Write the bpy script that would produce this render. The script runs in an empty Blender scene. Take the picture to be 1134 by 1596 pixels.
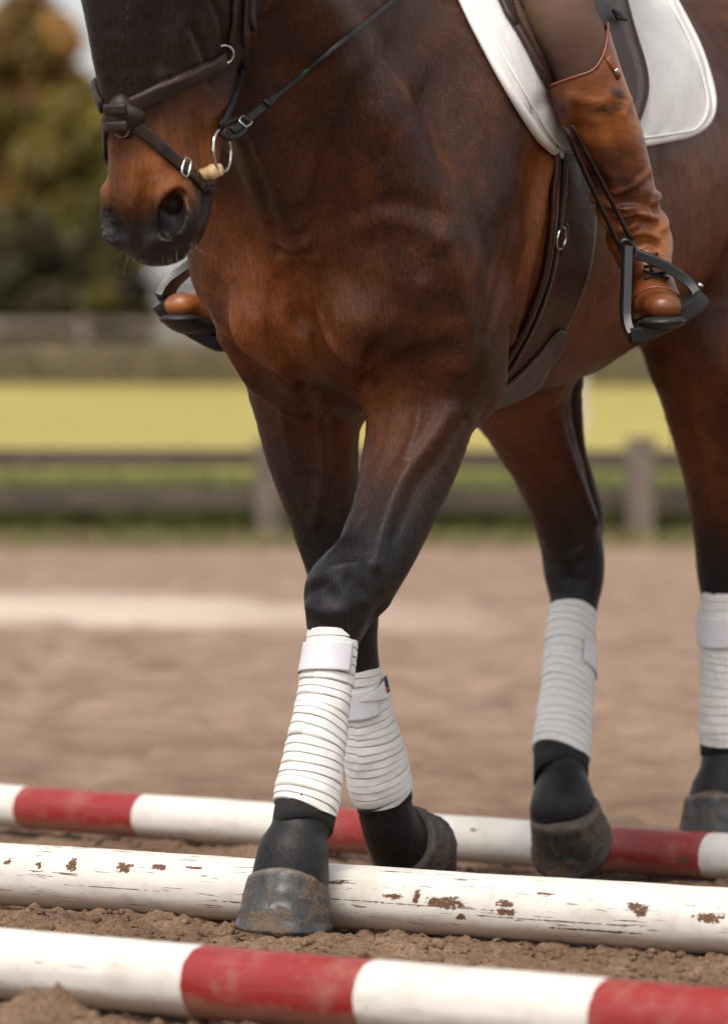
import bpy, bmesh, math, random
import numpy as np
from mathutils import Vector, Matrix
from mathutils.bvhtree import BVHTree

# ------------------------------------------------------------------ camera, sky, sun, exposure
F_PX, IW, IH, HORIZON, CAM_H = 8000.0, 1134.0, 1596.0, 620.0, 0.805
scene = bpy.context.scene
cam_d = bpy.data.cameras.new('camera'); cam = bpy.data.objects.new('camera', cam_d)
scene.collection.objects.link(cam); scene.camera = cam
PITCH = math.atan((IH / 2 - HORIZON) / F_PX)
cam.location = (0, 0, CAM_H)
cam.rotation_euler = (math.pi / 2 - PITCH, 0, 0)
cam_d.sensor_fit = 'HORIZONTAL'; cam_d.sensor_width = 24.0
cam_d.lens = F_PX / IW * 24.0
cam_d.clip_start = 0.1; cam_d.clip_end = 3000
cam_d.dof.use_dof = True; cam_d.dof.focus_distance = 7.92; cam_d.dof.aperture_fstop = 4.0
cam_d.dof.aperture_blades = 0

SUN_EL, SUN_AZ = math.radians(58), math.radians(-22)      # azimuth measured from behind the camera, to the left
world = bpy.data.worlds.new('World'); scene.world = world; world.use_nodes = True
wn = world.node_tree.nodes; wl = world.node_tree.links
sky = wn.new('ShaderNodeTexSky'); sky.sky_type = 'NISHITA'; sky.sun_disc = False
sun_dir = Vector((math.sin(SUN_AZ) * math.cos(SUN_EL), -math.cos(SUN_AZ) * math.cos(SUN_EL), math.sin(SUN_EL)))
sky.sun_elevation = SUN_EL; sky.sun_rotation = math.atan2(sun_dir.x, sun_dir.y)
sky.air_density = 1.0; sky.dust_density = 3.0; sky.ozone_density = 1.0
hsv = wn.new('ShaderNodeHueSaturation'); hsv.inputs['Saturation'].default_value = 0.09   # thin high cloud greys the sky
wl.new(sky.outputs[0], hsv.inputs['Color'])
bg = wn['Background']; bg.inputs['Strength'].default_value = 0.14
wl.new(hsv.outputs[0], bg.inputs['Color'])
sun_l = bpy.data.lights.new('sun', 'SUN'); sun_l.energy = 1.5; sun_l.angle = math.radians(26); sun_l.color = (1, .90, .75)
sun = bpy.data.objects.new('sun', sun_l); scene.collection.objects.link(sun)
sun.rotation_euler = (-sun_dir).to_track_quat('-Z', 'Y').to_euler()
vs = scene.view_settings
vs.view_transform = 'Standard'; vs.look = 'None'; vs.gamma = 1.0; vs.exposure = 0.66
try: vs.use_curve_mapping = False
except Exception: pass
scene.cycles.max_bounces = 6

# ------------------------------------------------------------------ helpers
COL = scene.collection
RNG = np.random.default_rng(7)
cp, sp = math.cos(PITCH), math.sin(PITCH)
def ray(px, py):
    a, b = (px - IW / 2) / F_PX, -(py - IH / 2) / F_PX
    return Vector((a, cp + b * sp, -sp + b * cp))
def W(px, py, d):                                   # the point of the place seen at a pixel, d metres ahead
    r = ray(px, py); return Vector((0, 0, CAM_H)) + r * (d / r.y)
YAW = math.radians(24)                              # the horse comes towards us, heading 24 degrees to our left
BK = Vector((math.sin(YAW), math.cos(YAW), 0)); LF = Vector((math.cos(YAW), -math.sin(YAW), 0))
O0 = W(500, 480, 7.95); O0.z = 0
def B(s, t, z): return O0 + BK * s + LF * t + Vector((0, 0, z))     # horse frame: metres back, to its left, up
def toB(v):
    r = v - O0; return (r.dot(BK), r.dot(LF), v.z)
def BV(s, t, z): return BK * s + LF * t + Vector((0, 0, z))

def tag(o, label=None, cat=None, group=None, kind=None):
    if label: o['label'] = label
    if cat: o['category'] = cat
    if group: o['group'] = group
    if kind: o['kind'] = kind
    return o
def empty(name, loc=(0, 0, 0)):
    o = bpy.data.objects.new(name, None); COL.objects.link(o); o.location = loc; o.empty_display_size = .05
    return o
def link(name, me, mat=None, parent=None, smooth=True):
    if mat is not None and not me.materials: me.materials.append(mat)
    if smooth: me.polygons.foreach_set('use_smooth', np.ones(len(me.polygons), dtype=bool))
    o = bpy.data.objects.new(name, me); COL.objects.link(o)
    if parent is not None:
        o.parent = parent
        o.matrix_parent_inverse = Matrix.Translation(parent.location).inverted()
    return o
def np_mesh(name, V, Q):                            # V (n,3), Q (m,4) or (m,3) arrays
    me = bpy.data.meshes.new(name)
    V = np.ascontiguousarray(V, dtype=np.float32); Q = np.ascontiguousarray(Q, dtype=np.int32)
    k = Q.shape[1]
    me.vertices.add(len(V)); me.vertices.foreach_set('co', V.ravel())
    me.loops.add(Q.size); me.loops.foreach_set('vertex_index', Q.ravel())
    me.polygons.add(len(Q))
    me.polygons.foreach_set('loop_start', np.arange(0, Q.size, k, dtype=np.int32))
    me.polygons.foreach_set('loop_total', np.full(len(Q), k, dtype=np.int32))
    me.update(calc_edges=True); me.validate()
    return me
def attr(me, name, arr):
    arr = np.asarray(arr, dtype=np.float32)
    if arr.ndim == 2:
        a = me.color_attributes.new(name, 'FLOAT_COLOR', 'POINT')
        if arr.shape[1] == 3: arr = np.concatenate([arr, np.ones((len(arr), 1), np.float32)], 1)
        a.data.foreach_set('color', arr.ravel())
    else:
        a = me.attributes.new(name, 'FLOAT', 'POINT'); a.data.foreach_set('value', arr)
def grid_faces(nu, nv, wrap_u=False, wrap_v=False, flip=False):
    iu = np.arange(nu if wrap_u else nu - 1); iv = np.arange(nv if wrap_v else nv - 1)
    a, b = np.meshgrid(iu, iv, indexing='ij'); a = a.ravel(); b = b.ravel()
    a2 = (a + 1) % nu; b2 = (b + 1) % nv
    q = np.stack([a * nv + b, a2 * nv + b, a2 * nv + b2, a * nv + b2], 1)
    return q[:, ::-1] if flip else q

def hashn(ix, iy, iz, seed):
    h = (ix.astype(np.int64) * 374761393 + iy.astype(np.int64) * 668265263 + iz.astype(np.int64) * 2147483647 + seed * 974711) & 0x7fffffff
    h = ((h ^ (h >> 13)) * 1274126177) & 0x7fffffff
    return ((h ^ (h >> 16)) & 0xffff).astype(np.float32) / 65535.0
def vnoise(x, y, z=None, seed=0):
    x = np.asarray(x, dtype=np.float64); y = np.asarray(y, dtype=np.float64)
    z = np.zeros_like(x) if z is None else np.asarray(z, dtype=np.float64)
    ix, iy, iz = np.floor(x), np.floor(y), np.floor(z); fx, fy, fz = x - ix, y - iy, z - iz
    fx, fy, fz = [f * f * (3 - 2 * f) for f in (fx, fy, fz)]
    r = 0
    for dx in (0, 1):
        for dy in (0, 1):
            for dz in (0, 1):
                w = (fx if dx else 1 - fx) * (fy if dy else 1 - fy) * (fz if dz else 1 - fz)
                r = r + w * hashn(ix + dx, iy + dy, iz + dz, seed)
    return r * 2 - 1
def fbm(x, y, z=None, o=4, seed=0):
    r, a, f = 0, 1.0, 1.0
    for i in range(o):
        r = r + a * vnoise(np.asarray(x) * f, np.asarray(y) * f, None if z is None else np.asarray(z) * f, seed + i * 17)
        a *= .5; f *= 2.03
    return r
def sstep(a, b, x):
    t = np.clip((x - a) / (b - a), 0, 1); return t * t * (3 - 2 * t)
def catmull(P, n):
    P = np.asarray(P, dtype=np.float64)
    if len(P) < 3:
        t = np.linspace(0, 1, n + 1)[:, None]; return P[0] * (1 - t) + P[-1] * t
    E = np.vstack([2 * P[0] - P[1], P, 2 * P[-1] - P[-2]])
    out = []
    for i in range(1, len(E) - 2):
        p0, p1, p2, p3 = E[i - 1:i + 3]
        for t in np.linspace(0, 1, n, endpoint=False):
            out.append(.5 * ((2 * p1) + (p2 - p0) * t + (2 * p0 - 5 * p1 + 4 * p2 - p3) * t * t + (3 * p1 - p0 - 3 * p2 + p3) * t ** 3))
    out.append(E[-2]); return np.array(out)

# ---- implicit modelling: smooth unions of tapered limbs and muscles, then surface nets
class SDF:
    def __init__(self, lo, hi, h):
        self.h = h; self.lo = np.array(lo, float); self.n = np.ceil((np.array(hi) - self.lo) / h).astype(int) + 1
        self.F = np.full(self.n, 1.0, dtype=np.float32)
        self.ax = [(self.lo[i] + np.arange(self.n[i]) * h).astype(np.float32) for i in range(3)]
    def box(self, lo, hi):
        a = np.clip(np.floor((np.array(lo) - self.lo) / self.h).astype(int), 0, self.n)
        b = np.clip(np.ceil((np.array(hi) - self.lo) / self.h).astype(int) + 1, 0, self.n)
        sl = tuple(slice(a[i], b[i]) for i in range(3))
        return sl, self.ax[0][sl[0]][:, None, None], self.ax[1][sl[1]][None, :, None], self.ax[2][sl[2]][None, None, :]
    def put(self, sl, d, k, sub=False):
        f = self.F[sl]
        if f.size == 0: return
        if sub:
            hh = np.clip(.5 - .5 * (f + d) / k, 0, 1); self.F[sl] = f * (1 - hh) - d * hh + k * hh * (1 - hh)
        else:
            hh = np.clip(.5 + .5 * (f - d) / k, 0, 1); self.F[sl] = f * (1 - hh) + d * hh - k * hh * (1 - hh)
    def chain(self, P, k=.03, q=None, n=5, sub=False):   # rows: x y z r [flattening along q]
        P = np.array([list(p) + [1.0] * (5 - len(p)) for p in P], float)
        C = catmull(P, n) if len(P) > 2 else catmull(P, 1)
        C[:, 3] = np.maximum(C[:, 3], .002)
        pad = k + .02
        R = C[:, 3] * np.maximum(1, C[:, 4])
        sl, X, Y, Z = self.box((C[:, :3] - R[:, None]).min(0) - pad, (C[:, :3] + R[:, None]).max(0) + pad)
        if self.F[sl].size == 0: return
        D = np.full(self.F[sl].shape, 1.0, np.float32)
        o = np.array([s.start for s in sl])
        if q is not None: q = np.array(q, float) / np.linalg.norm(q)
        for i in range(len(C) - 1):
            a, b = C[i], C[i + 1]; rr = max(R[i], R[i + 1]) + pad
            lo = np.minimum(a[:3], b[:3]) - rr; hi = np.maximum(a[:3], b[:3]) + rr
            s2, x, y, z = self.box(lo, hi)
            s3 = tuple(slice(max(s2[j].start, sl[j].start) - o[j], min(s2[j].stop, sl[j].stop) - o[j]) for j in range(3))
            x = X[s3[0]]; y = Y[:, s3[1]]; z = Z[:, :, s3[2]]
            ab = b[:3] - a[:3]; L = ab @ ab + 1e-12
            dx, dy, dz = x - a[0], y - a[1], z - a[2]
            t = np.clip((dx * ab[0] + dy * ab[1] + dz * ab[2]) / L, 0, 1).astype(np.float32)
            vx, vy, vz = dx - t * ab[0], dy - t * ab[1], dz - t * ab[2]
            r = a[3] + t * (b[3] - a[3])
            if q is not None:
                s = a[4] + t * (b[4] - a[4])
                w = (vx * q[0] + vy * q[1] + vz * q[2]) * (1 / s - 1)
                vx = vx + w * q[0]; vy = vy + w * q[1]; vz = vz + w * q[2]
                d = (np.sqrt(vx * vx + vy * vy + vz * vz) - r) * np.minimum(1, s)
            else:
                d = np.sqrt(vx * vx + vy * vy + vz * vz) - r
            D[s3] = np.minimum(D[s3], d)
        self.put(sl, D, k, sub)
    def ell(self, c, r, k=.03, rot=None, sub=False):     # rot: 3x3, rows are the ellipsoid's own axes
        c = np.array(c, float); r = np.array(r, float); m = r.max() + k + .02
        sl, X, Y, Z = self.box(c - m, c + m)
        x, y, z = X - c[0], Y - c[1], Z - c[2]
        if rot is None: u, v, w = x, y, z
        else:
            rot = np.array(rot, float)
            u, v, w = [x * rot[i][0] + y * rot[i][1] + z * rot[i][2] for i in range(3)]
        k0 = np.sqrt((u / r[0]) ** 2 + (v / r[1]) ** 2 + (w / r[2]) ** 2)
        k1 = np.sqrt((u / r[0] ** 2) ** 2 + (v / r[1] ** 2) ** 2 + (w / r[2] ** 2) ** 2) + 1e-6
        self.put(sl, (k0 * (k0 - 1) / k1).astype(np.float32), k, sub)
    def mesh(self):                                       # naive surface nets
        F = self.F; neg = F < 0; n = self.n
        c = np.zeros(n - 1, np.int8)
        for dx in (0, 1):
            for dy in (0, 1):
                for dz in (0, 1):
                    c += neg[dx:n[0] - 1 + dx, dy:n[1] - 1 + dy, dz:n[2] - 1 + dz]
        act = (c > 0) & (c < 8); idx = np.argwhere(act); m = len(idx)
        ids = np.full(n - 1, -1, np.int32); ids[act] = np.arange(m)
        acc = np.zeros((m, 3)); cnt = np.zeros(m)
        cor = [(a, b, d) for a in (0, 1) for b in (0, 1) for d in (0, 1)]
        val = {q: F[idx[:, 0] + q[0], idx[:, 1] + q[1], idx[:, 2] + q[2]] for q in cor}
        for q in cor:
            for ax in range(3):
                if q[ax] == 0:
                    q2 = tuple(1 if i == ax else q[i] for i in range(3))
                    a, b = val[q], val[q2]; mk = (a < 0) != (b < 0)
                    t = np.where(mk, a / (a - b + 1e-12), 0)
                    p = np.array(q, float)[None, :].repeat(m, 0); p[:, ax] = t
                    acc[mk] += p[mk]; cnt[mk] += 1
        V = self.lo + (idx + acc / cnt[:, None]) * self.h
        quads = []
        for ax in range(3):
            sl0 = [slice(1, -1)] * 3; sl1 = [slice(1, -1)] * 3
            sl0[ax] = slice(0, -1); sl1[ax] = slice(1, None)
            a, b = neg[tuple(sl0)], neg[tuple(sl1)]; e = np.argwhere(a != b)
            if not len(e): continue
            off = np.array([1, 1, 1]); off[ax] = 0; e = e + off
            u, v = (ax + 1) % 3, (ax + 2) % 3
            du = np.zeros(3, int); dv = np.zeros(3, int); du[u] = 1; dv[v] = 1
            g = lambda w: ids[w[:, 0], w[:, 1], w[:, 2]]
            q = np.stack([g(e - du - dv), g(e - dv), g(e), g(e - du)], 1)
            o2 = e - off
            fl = a[o2[:, 0], o2[:, 1], o2[:, 2]]
            q[fl] = q[fl][:, ::-1]; quads.append(q)
        Q = np.vstack(quads)
        return V, Q[(Q >= 0).all(1)]
def relax(V, Q, it=2, lam=.5):
    n = len(V)
    I = np.concatenate([Q[:, i] for i in range(4)] + [Q[:, (i + 1) % 4] for i in range(4)])
    J = np.concatenate([Q[:, (i + 1) % 4] for i in range(4)] + [Q[:, i] for i in range(4)])
    cnt = np.bincount(I, minlength=n)[:, None]
    for _ in range(it):
        for l in (lam, -lam * 1.04):
            S = np.stack([np.bincount(I, V[J, k], minlength=n) for k in range(3)], 1)
            V = V + l * (S / np.maximum(cnt, 1) - V)
    return V
def body_to_world(V):
    M = np.array([list(BK), list(LF), [0, 0, 1]]); return V @ M + np.array(O0)
def bvh_of(V, Q): return BVHTree.FromPolygons([tuple(v) for v in V], [tuple(int(i) for i in q) for q in Q])
# ------------------------------------------------------------------ materials
class NT:
    def __init__(self, name):
        self.m = bpy.data.materials.new(name); self.m.use_nodes = True
        self.t = self.m.node_tree; self.b = self.t.nodes['Principled BSDF']; self.out = self.t.nodes['Material Output']
    def n(self, typ, **kw):
        x = self.t.nodes.new('ShaderNode' + typ)
        for k, v in kw.items():
            if k.startswith('_'): setattr(x, k[1:], v)
            else:
                key = k.replace('__', ' ')
                x.inputs[int(key[1:]) if key[0] == 'i' and key[1:].isdigit() else key].default_value = v
        return x
    def l(self, a, b): self.t.links.new(a, b)
    def coord(self, kind='Object'): return self.n('TexCoord').outputs[kind]
    def mapping(self, src, scale=(1, 1, 1), rot=(0, 0, 0), loc=(0, 0, 0)):
        m = self.n('Mapping'); m.inputs['Scale'].default_value = scale; m.inputs['Rotation'].default_value = rot; m.inputs['Location'].default_value = loc
        self.l(src, m.inputs['Vector']); return m.outputs[0]
    def noise(self, src, scale, detail=4, rough=.55, dist=0.0):
        x = self.n('TexNoise', Scale=scale, Detail=detail, Roughness=rough, Distortion=dist)
        self.l(src, x.inputs['Vector']); return x.outputs['Fac']
    def ramp(self, fac, stops, interp='LINEAR'):
        r = self.n('ValToRGB'); e = r.color_ramp; e.interpolation = interp
        while len(e.elements) < len(stops): e.elements.new(.5)
        for el, (p, c) in zip(e.elements, stops):
            el.position = p; el.color = (list(c) + [1])[:4] if hasattr(c, '__len__') else (c, c, c, 1)
        self.l(fac, r.inputs['Fac']); return r.outputs['Color']
    def mix(self, fac, a, b, mode='MIX'):
        x = self.n('Mix', _data_type='RGBA', _blend_type=mode)
        for v, i in ((fac, 0), (a, 6), (b, 7)):
            if isinstance(v, (int, float)): x.inputs[i].default_value = v
            elif isinstance(v, tuple): x.inputs[i].default_value = (list(v) + [1])[:4]
            else: self.l(v, x.inputs[i])
        return x.outputs[2]
    def math(self, op, a, b=0.0):
        x = self.n('Math', _operation=op)
        for v, i in ((a, 0), (b, 1)):
            if isinstance(v, (int, float)): x.inputs[i].default_value = v
            else: self.l(v, x.inputs[i])
        return x.outputs[0]
    def bump(self, h, strength=.3, dist=.002, prev=None):
        x = self.n('Bump', Strength=strength, Distance=dist); self.l(h, x.inputs['Height'])
        if prev is not None: self.l(prev, x.inputs['Normal'])
        return x.outputs[0]
    def done(self, col=None, rough=None, normal=None, **kw):
        for v, i in ((col, 'Base Color'), (rough, 'Roughness'), (normal, 'Normal')):
            if v is None: continue
            if isinstance(v, (int, float)): self.b.inputs[i].default_value = v
            elif isinstance(v, tuple): self.b.inputs[i].default_value = (list(v) + [1])[:4]
            else: self.l(v, self.b.inputs[i])
        for k, v in kw.items(): self.b.inputs[k.replace('__', ' ')].default_value = v
        return self.m

def mat_coat():
    m = NT('bay_coat'); c = m.coord()
    a = m.n('Attribute', _attribute_name='coat')
    hair = m.mapping(c, (260, 260, 42), rot=(.15, .1, 0)); n1 = m.noise(hair, 1.0, 3, .6)
    fine = m.mapping(c, (700, 700, 120), rot=(.15, .1, 0)); n2 = m.noise(fine, 1.0, 2, .6)
    big = m.noise(c, 26, 4, .6)
    v = m.ramp(n1, [(.28, .58), (.72, 1.42)])
    col = m.mix(.8, a.outputs['Color'], v, 'MULTIPLY')
    v2 = m.ramp(big, [(.3, .82), (.7, 1.2)])
    col = m.mix(.8, col, v2, 'MULTIPLY')
    nb = m.bump(n2, .35, .0012); nb = m.bump(n1, .4, .002, nb); nb = m.bump(m.noise(c, 30, 3), .25, .006, nb)
    m.done(col, m.ramp(n1, [(.3, .40), (.7, .56)]), nb, Specular__IOR__Level=.27, Sheen__Weight=.0, Sheen__Roughness=.4)
    m.b.inputs['Sheen Tint'].default_value = (.9, .75, .65, 1)
    return m.m
def mat_plain(name, col, rough=.5, bump=0, scale=60, var=.25, metallic=0, spec=.5, coat=0):
    m = NT(name); c = m.coord(); n = m.noise(c, scale, 5, .6); n2 = m.noise(c, scale * .22, 3)
    v = m.ramp(n, [(.25, 1 - var), (.75, 1 + var)]); v2 = m.ramp(n2, [(.3, 1 - var), (.7, 1 + var)])
    cc = m.mix(1.0, m.mix(1.0, tuple(col), v, 'MULTIPLY'), v2, 'MULTIPLY')
    nb = m.bump(n, bump, .002) if bump else None
    return m.done(cc, m.ramp(n2, [(.3, rough * .85), (.7, min(1, rough * 1.15))]), nb, Metallic=metallic, Specular__IOR__Level=spec, Coat__Weight=coat)
MAT = {}
MAT['coat'] = mat_coat()
# ------------------------------------------------------------------ the horse
# muscle edges, folds and veins: strokes over the body (picture positions), radius, height
STROKES = [
    ([(380, 226), (406, 284), (420, 345), (430, 392)], .012, .007), ([(408, 240), (446, 330), (478, 385)], .020, -.009),
    ([(419, 352), (442, 362), (470, 358)], .006, .004), ([(428, 396), (450, 402), (476, 392)], .007, .005), ([(424, 376), (448, 384), (474, 376)], .006, -.004),
    ([(492, 400), (497, 450), (505, 495), (516, 530), (545, 562), (575, 566)], .010, -.008), ([(530, 420), (560, 450), (575, 500), (560, 535)], .026, .008),
    ([(401, 500), (412, 540), (440, 580), (475, 612), (520, 640), (556, 644)], .010, -.005), ([(420, 525), (450, 580), (485, 620)], .011, .006),
    ([(446, 548), (462, 575)], .008, -.003), ([(434, 440), (424, 490), (436, 545), (470, 585)], .014, .006),
    ([(475, 520), (495, 560), (530, 600)], .020, -.010), ([(455, 420), (462, 470), (470, 510)], .012, .004),
    ([(567, 572), (602, 552), (646, 512), (658, 447)], .016, -.006), ([(600, 590), (650, 560), (700, 545)], .022, .005),
    ([(532, 407), (545, 358), (600, 340), (690, 366)], .020, -.005), ([(560, 335), (610, 315), (690, 335)], .018, .004),
    ([(690, 380), (720, 450), (728, 520), (712, 570)], .020, -.005), ([(740, 330), (765, 420), (755, 520)], .022, .005),
    ([(700, 640), (668, 690), (625, 750), (598, 822), (584, 880)], .012, -.007), ([(722, 655), (690, 705), (650, 765), (612, 840)], .012, .004),
    ([(640, 640), (610, 700), (585, 760), (560, 810)], .020, .004), ([(655, 600), (650, 660), (628, 715)], .008, -.004),
    ([(600, 640), (592, 690), (572, 740), (548, 790)], .007, .0025), ([(560, 800), (535, 840), (512, 870)], .010, -.003),
    ([(487, 905), (520, 885), (560, 880)], .010, -.003), ([(480, 945), (520, 955), (565, 940)], .012, -.004), ([(478, 925), (500, 915), (515, 925)], .014, .005),
    ([(545, 905), (562, 920), (560, 945)], .014, .005), ([(505, 975), (530, 985)], .012, .003),
    ([(498, 640), (503, 700), (500, 760), (490, 815)], .010, -.007), ([(520, 655), (528, 720), (520, 780)], .012, .004), ([(440, 640), (455, 710), (475, 780)], .010, -.004),
    ([(848, 255), (829, 345), (810, 435), (790, 525)], .018, -.012), ([(818, 250), (800, 340), (783, 430), (765, 520)], .016, .005),
    ([(852, 470), (848, 530), (850, 590)], .008, .004), ([(930, 470), (960, 430), (1010, 390)], .006, .0025), ([(900, 540), (950, 500), (1000, 490)], .020, -.003),
    ([(868, 650), (885, 710), (905, 765), (925, 815)], .009, -.008), ([(850, 680), (862, 740), (872, 800)], .008, -.004), ([(855, 850), (880, 870), (905, 860)], .010, -.004), ([(880, 900), (905, 905)], .010, .004),
    ([(1080, 640), (1100, 720), (1105, 800)], .012, -.005),
    ([(300, 45), (318, 85), (326, 130)], .008, .004), ([(250, 120), (255, 200), (246, 280)], .010, -.003), ([(300, 180), (310, 225), (316, 262)], .006, .003), ([(330, 0), (345, 40), (350, 100)], .006, .003),
    ([(395, 40), (385, 110), (372, 170)], .012, .004), ([(255, 318), (262, 305), (285, 302), (303, 320), (306, 345), (296, 372)], .006, .005), ([(252, 330), (256, 355), (268, 372)], .006, .004), ([(225, 385), (250, 392), (285, 388), (305, 372)], .005, -.004),
    ([(600, 180), (640, 120), (700, 60)], .03, -.006), ([(520, 230), (560, 150), (620, 60)], .03, .005), ([(470, 300), (500, 210), (540, 110)], .02, -.006),
]
def sculpt(VW0, bv, strokes):
    disp = np.zeros(len(VW0))
    for pts, rad, amp_ in strokes:
        C = catmull(np.array(pts, float), 6); P = [bv.ray_cast(Vector((0, 0, CAM_H)), ray(*c).normalized())[0] for c in C]; P = np.array([p for p in P if p is not None])
        if len(P) < 2: continue
        P = P[np.concatenate([[True], np.linalg.norm(np.diff(P, axis=0), axis=1) < .12])]
        m_ = ((VW0 > P.min(0) - 3 * rad) & (VW0 < P.max(0) + 3 * rad)).all(1); ii = np.nonzero(m_)[0]; best = np.full(len(ii), 9.0)
        for k in range(len(P) - 1):
            a, ab = P[k], P[k + 1] - P[k]; t = np.clip(((VW0[ii] - a) @ ab) / (ab @ ab + 1e-12), 0, 1); best = np.minimum(best, np.linalg.norm(VW0[ii] - a - t[:, None] * ab, axis=1))
        disp[ii] += amp_ * np.exp(-(best / rad) ** 2)
    return disp
def vnormals(V, Q):
    fn = np.cross(V[Q[:, 2]] - V[Q[:, 0]], V[Q[:, 3]] - V[Q[:, 1]]); N = np.zeros_like(V)
    for k in range(4):
        for a in range(3): N[:, a] += np.bincount(Q[:, k], fn[:, a], minlength=len(V))
    return N / (np.linalg.norm(N, axis=1)[:, None] + 1e-12)
def build_horse():
    g = SDF((-.80, -.36, -.06), (1.95, .36, 1.78), .0052)
    LAT = (0, 1, 0)
    # trunk
    g.chain([(.12, 0, 1.10, .23, .88), (.30, 0, 1.13, .315, .75), (.5, 0, 1.155, .35, .72), (.8, 0, 1.17, .355, .80),
             (1.1, 0, 1.215, .33, .84), (1.42, 0, 1.27, .30, .86)], .02, LAT, n=18)
    g.chain([(.35, 0, 1.42, .13), (.6, 0, 1.44, .12), (1.0, 0, 1.43, .10)], .08)
    for sd in (1, -1):
        g.ell((1.45, .13 * sd, 1.30), (.34, .17, .27), .06)
    # neck and windpipe
    g.chain([(.22, 0, 1.20, .27, .66), (.0, 0, 1.31, .235, .58), (-.20, 0, 1.47, .185, .56), (-.40, 0, 1.63, .145, .58), (-.50, 0, 1.70, .11, .7)], .05, LAT, n=12)
    g.chain([(-.36, 0, 1.42, .05), (-.245, 0, 1.26, .052), (-.15, 0, 1.14, .050), (-.075, 0, 1.055, .042)], .035)
    g.ell((-.085, -.004, 1.06), (.035, .045, .03), .02)
    for sd in (1, -1):                                   # brachiocephalic muscle beside the windpipe
        g.chain([(-.30, .07 * sd, 1.44, .06), (-.12, .095 * sd, 1.27, .075), (.02, .135 * sd, 1.08, .09)], .05)
    # shoulders, arms, breast
    for sd, w, e in ((1, -.012, -.075), (-1, -.022, 0)):
        g.chain([(.46, (.12 + w) * sd, 1.46, .09), (.23, (.145 + w) * sd, 1.25, .12), (.07, (.140 + w) * sd, 1.03, .110)], .06)
        g.chain([(.05, (.140 + w) * sd, 1.0, .100), (.16 + e * .5, (.15 + w) * sd, .92, .105), (.29 + e, (.14 + w) * sd, .84, .085)], .045)
        g.ell((.26 + e, (.16 + w) * sd, 1.0), (.13, .078, .17), .035)
        g.ell((.33 + e, (.115 + w) * sd, .92), (.055, .06, .12), .03)
        g.ell((.0, .078 * sd, .975), (.080, .068, .115), .022)
        g.ell((-.028, .085 * sd, .925), (.055, .056, .060), .02)
        g.chain([(.02, .06 * sd, .90, .06), (.12, .075 * sd, .835, .055), (.22, .09 * sd, .81, .05)], .03)
    g.chain([(-.10, .012, 1.0, .010), (-.095, .012, .93, .018), (-.04, .006, .86, .022), (.03, 0, .81, .02)], .025, sub=True)
    g.chain([(-.075, .165, .98, .006), (-.06, .135, .90, .012), (-.015, .10, .862, .022), (.05, .05, .83, .016)], .022, sub=True)
    g.chain([(-.06, -.155, .97, .006), (-.045, -.135, .90, .010), (.01, -.10, .855, .009), (.06, -.05, .815, .008)], .024, sub=True)
    g.chain([(-.02, -.175, .93, .006), (.04, -.16, .86, .005), (.09, -.115, .80, .006), (.12, -.07, .775, .008)], .016, sub=True)
    g.chain([(.02, -.165, .90, .018), (.07, -.145, .835, .018), (.12, -.10, .79, .016)], .03)
    g.chain([(.06, 0, .865, .045), (.2, 0, .845, .06), (.42, 0, .87, .09)], .04)
    # left foreleg, reaching forward
    g.chain([(.17, .108, .85, .092), (.13, .106, .745, .081), (.07, .098, .645, .067), (.0, .085, .555, .058), (-.055, .07, .52, .057),
             (-.078, .064, .484, .050), (-.091, .061, .448, .040), (-.102, .06, .415, .034), (-.125, .058, .34, .034), (-.155, .055, .235, .042), (-.170, .053, .185, .044), (-.192, .049, .140, .045), (-.205, .046, .110, .055), (-.210, .045, .080, .059)], .03)
    g.ell((-.082, .066, .512), (.042, .048, .042), .02)
    g.chain([(.0, .072, .475, .02), (-.06, .066, .43, .02)], .03)
    g.chain([(.235, .112, .82, .042), (.18, .108, .71, .040), (.115, .10, .61, .03), (.02, .082, .50, .024)], .03)
    # right foreleg, leaving the ground behind
    g.chain([(.27, -.15, .85, .10), (.30, -.152, .72, .076), (.335, -.138, .60, .060), (.372, -.128, .50, .052), (.385, -.125, .455, .048),
             (.40, -.122, .40, .038), (.43, -.118, .30, .034), (.47, -.112, .195, .042), (.487, -.11, .145, .045), (.515, -.108, .095, .047), (.560, -.106, .062, .056)], .03)
    g.ell((.59, -.106, .100), (.032, .040, .026), .02)
    # right hind leg, swinging forward
    g.chain([(1.40, -.12, 1.20, .22), (1.20, -.15, 1.0, .18), (1.11, -.155, .90, .125)], .04)
    g.chain([(1.11, -.155, .88, .115), (1.195, -.145, .77, .080), (1.285, -.13, .65, .060), (1.345, -.12, .55, .056), (1.352, -.115, .49, .054), (1.338, -.11, .43, .043),
             (1.29, -.10, .33, .037), (1.225, -.085, .23, .043), (1.20, -.08, .18, .047), (1.172, -.065, .135, .042), (1.150, -.056, .102, .053), (1.132, -.05, .080, .058)], .03)
    g.chain([(1.36, -.12, .51, .035), (1.418, -.118, .590, .032), (1.375, -.125, .72, .018), (1.30, -.13, .86, .05)], .016)
    # left hind leg, trailing
    g.chain([(1.50, .13, 1.20, .22), (1.36, .175, 1.02, .17), (1.30, .185, .90, .135)], .05)
    g.chain([(1.30, .185, .90, .125), (1.345, .17, .77, .098), (1.39, .155, .66, .07), (1.43, .145, .565, .058), (1.445, .14, .50, .053), (1.45, .137, .44, .042),
             (1.47, .132, .33, .037), (1.49, .128, .22, .043), (1.495, .126, .175, .045), (1.48, .124, .125, .045), (1.475, .122, .085, .059)], .03)
    g.chain([(1.45, .145, .52, .035), (1.505, .145, .60, .032), (1.47, .15, .74, .02), (1.40, .16, .88, .05)], .02)
    # head: own frame, nose slightly behind the vertical, turned 11 degrees to the horse's right
    ya, pi_ = math.radians(11), math.radians(9)
    H0 = np.array(toB(W(189, 185, 7.40))); 
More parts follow.
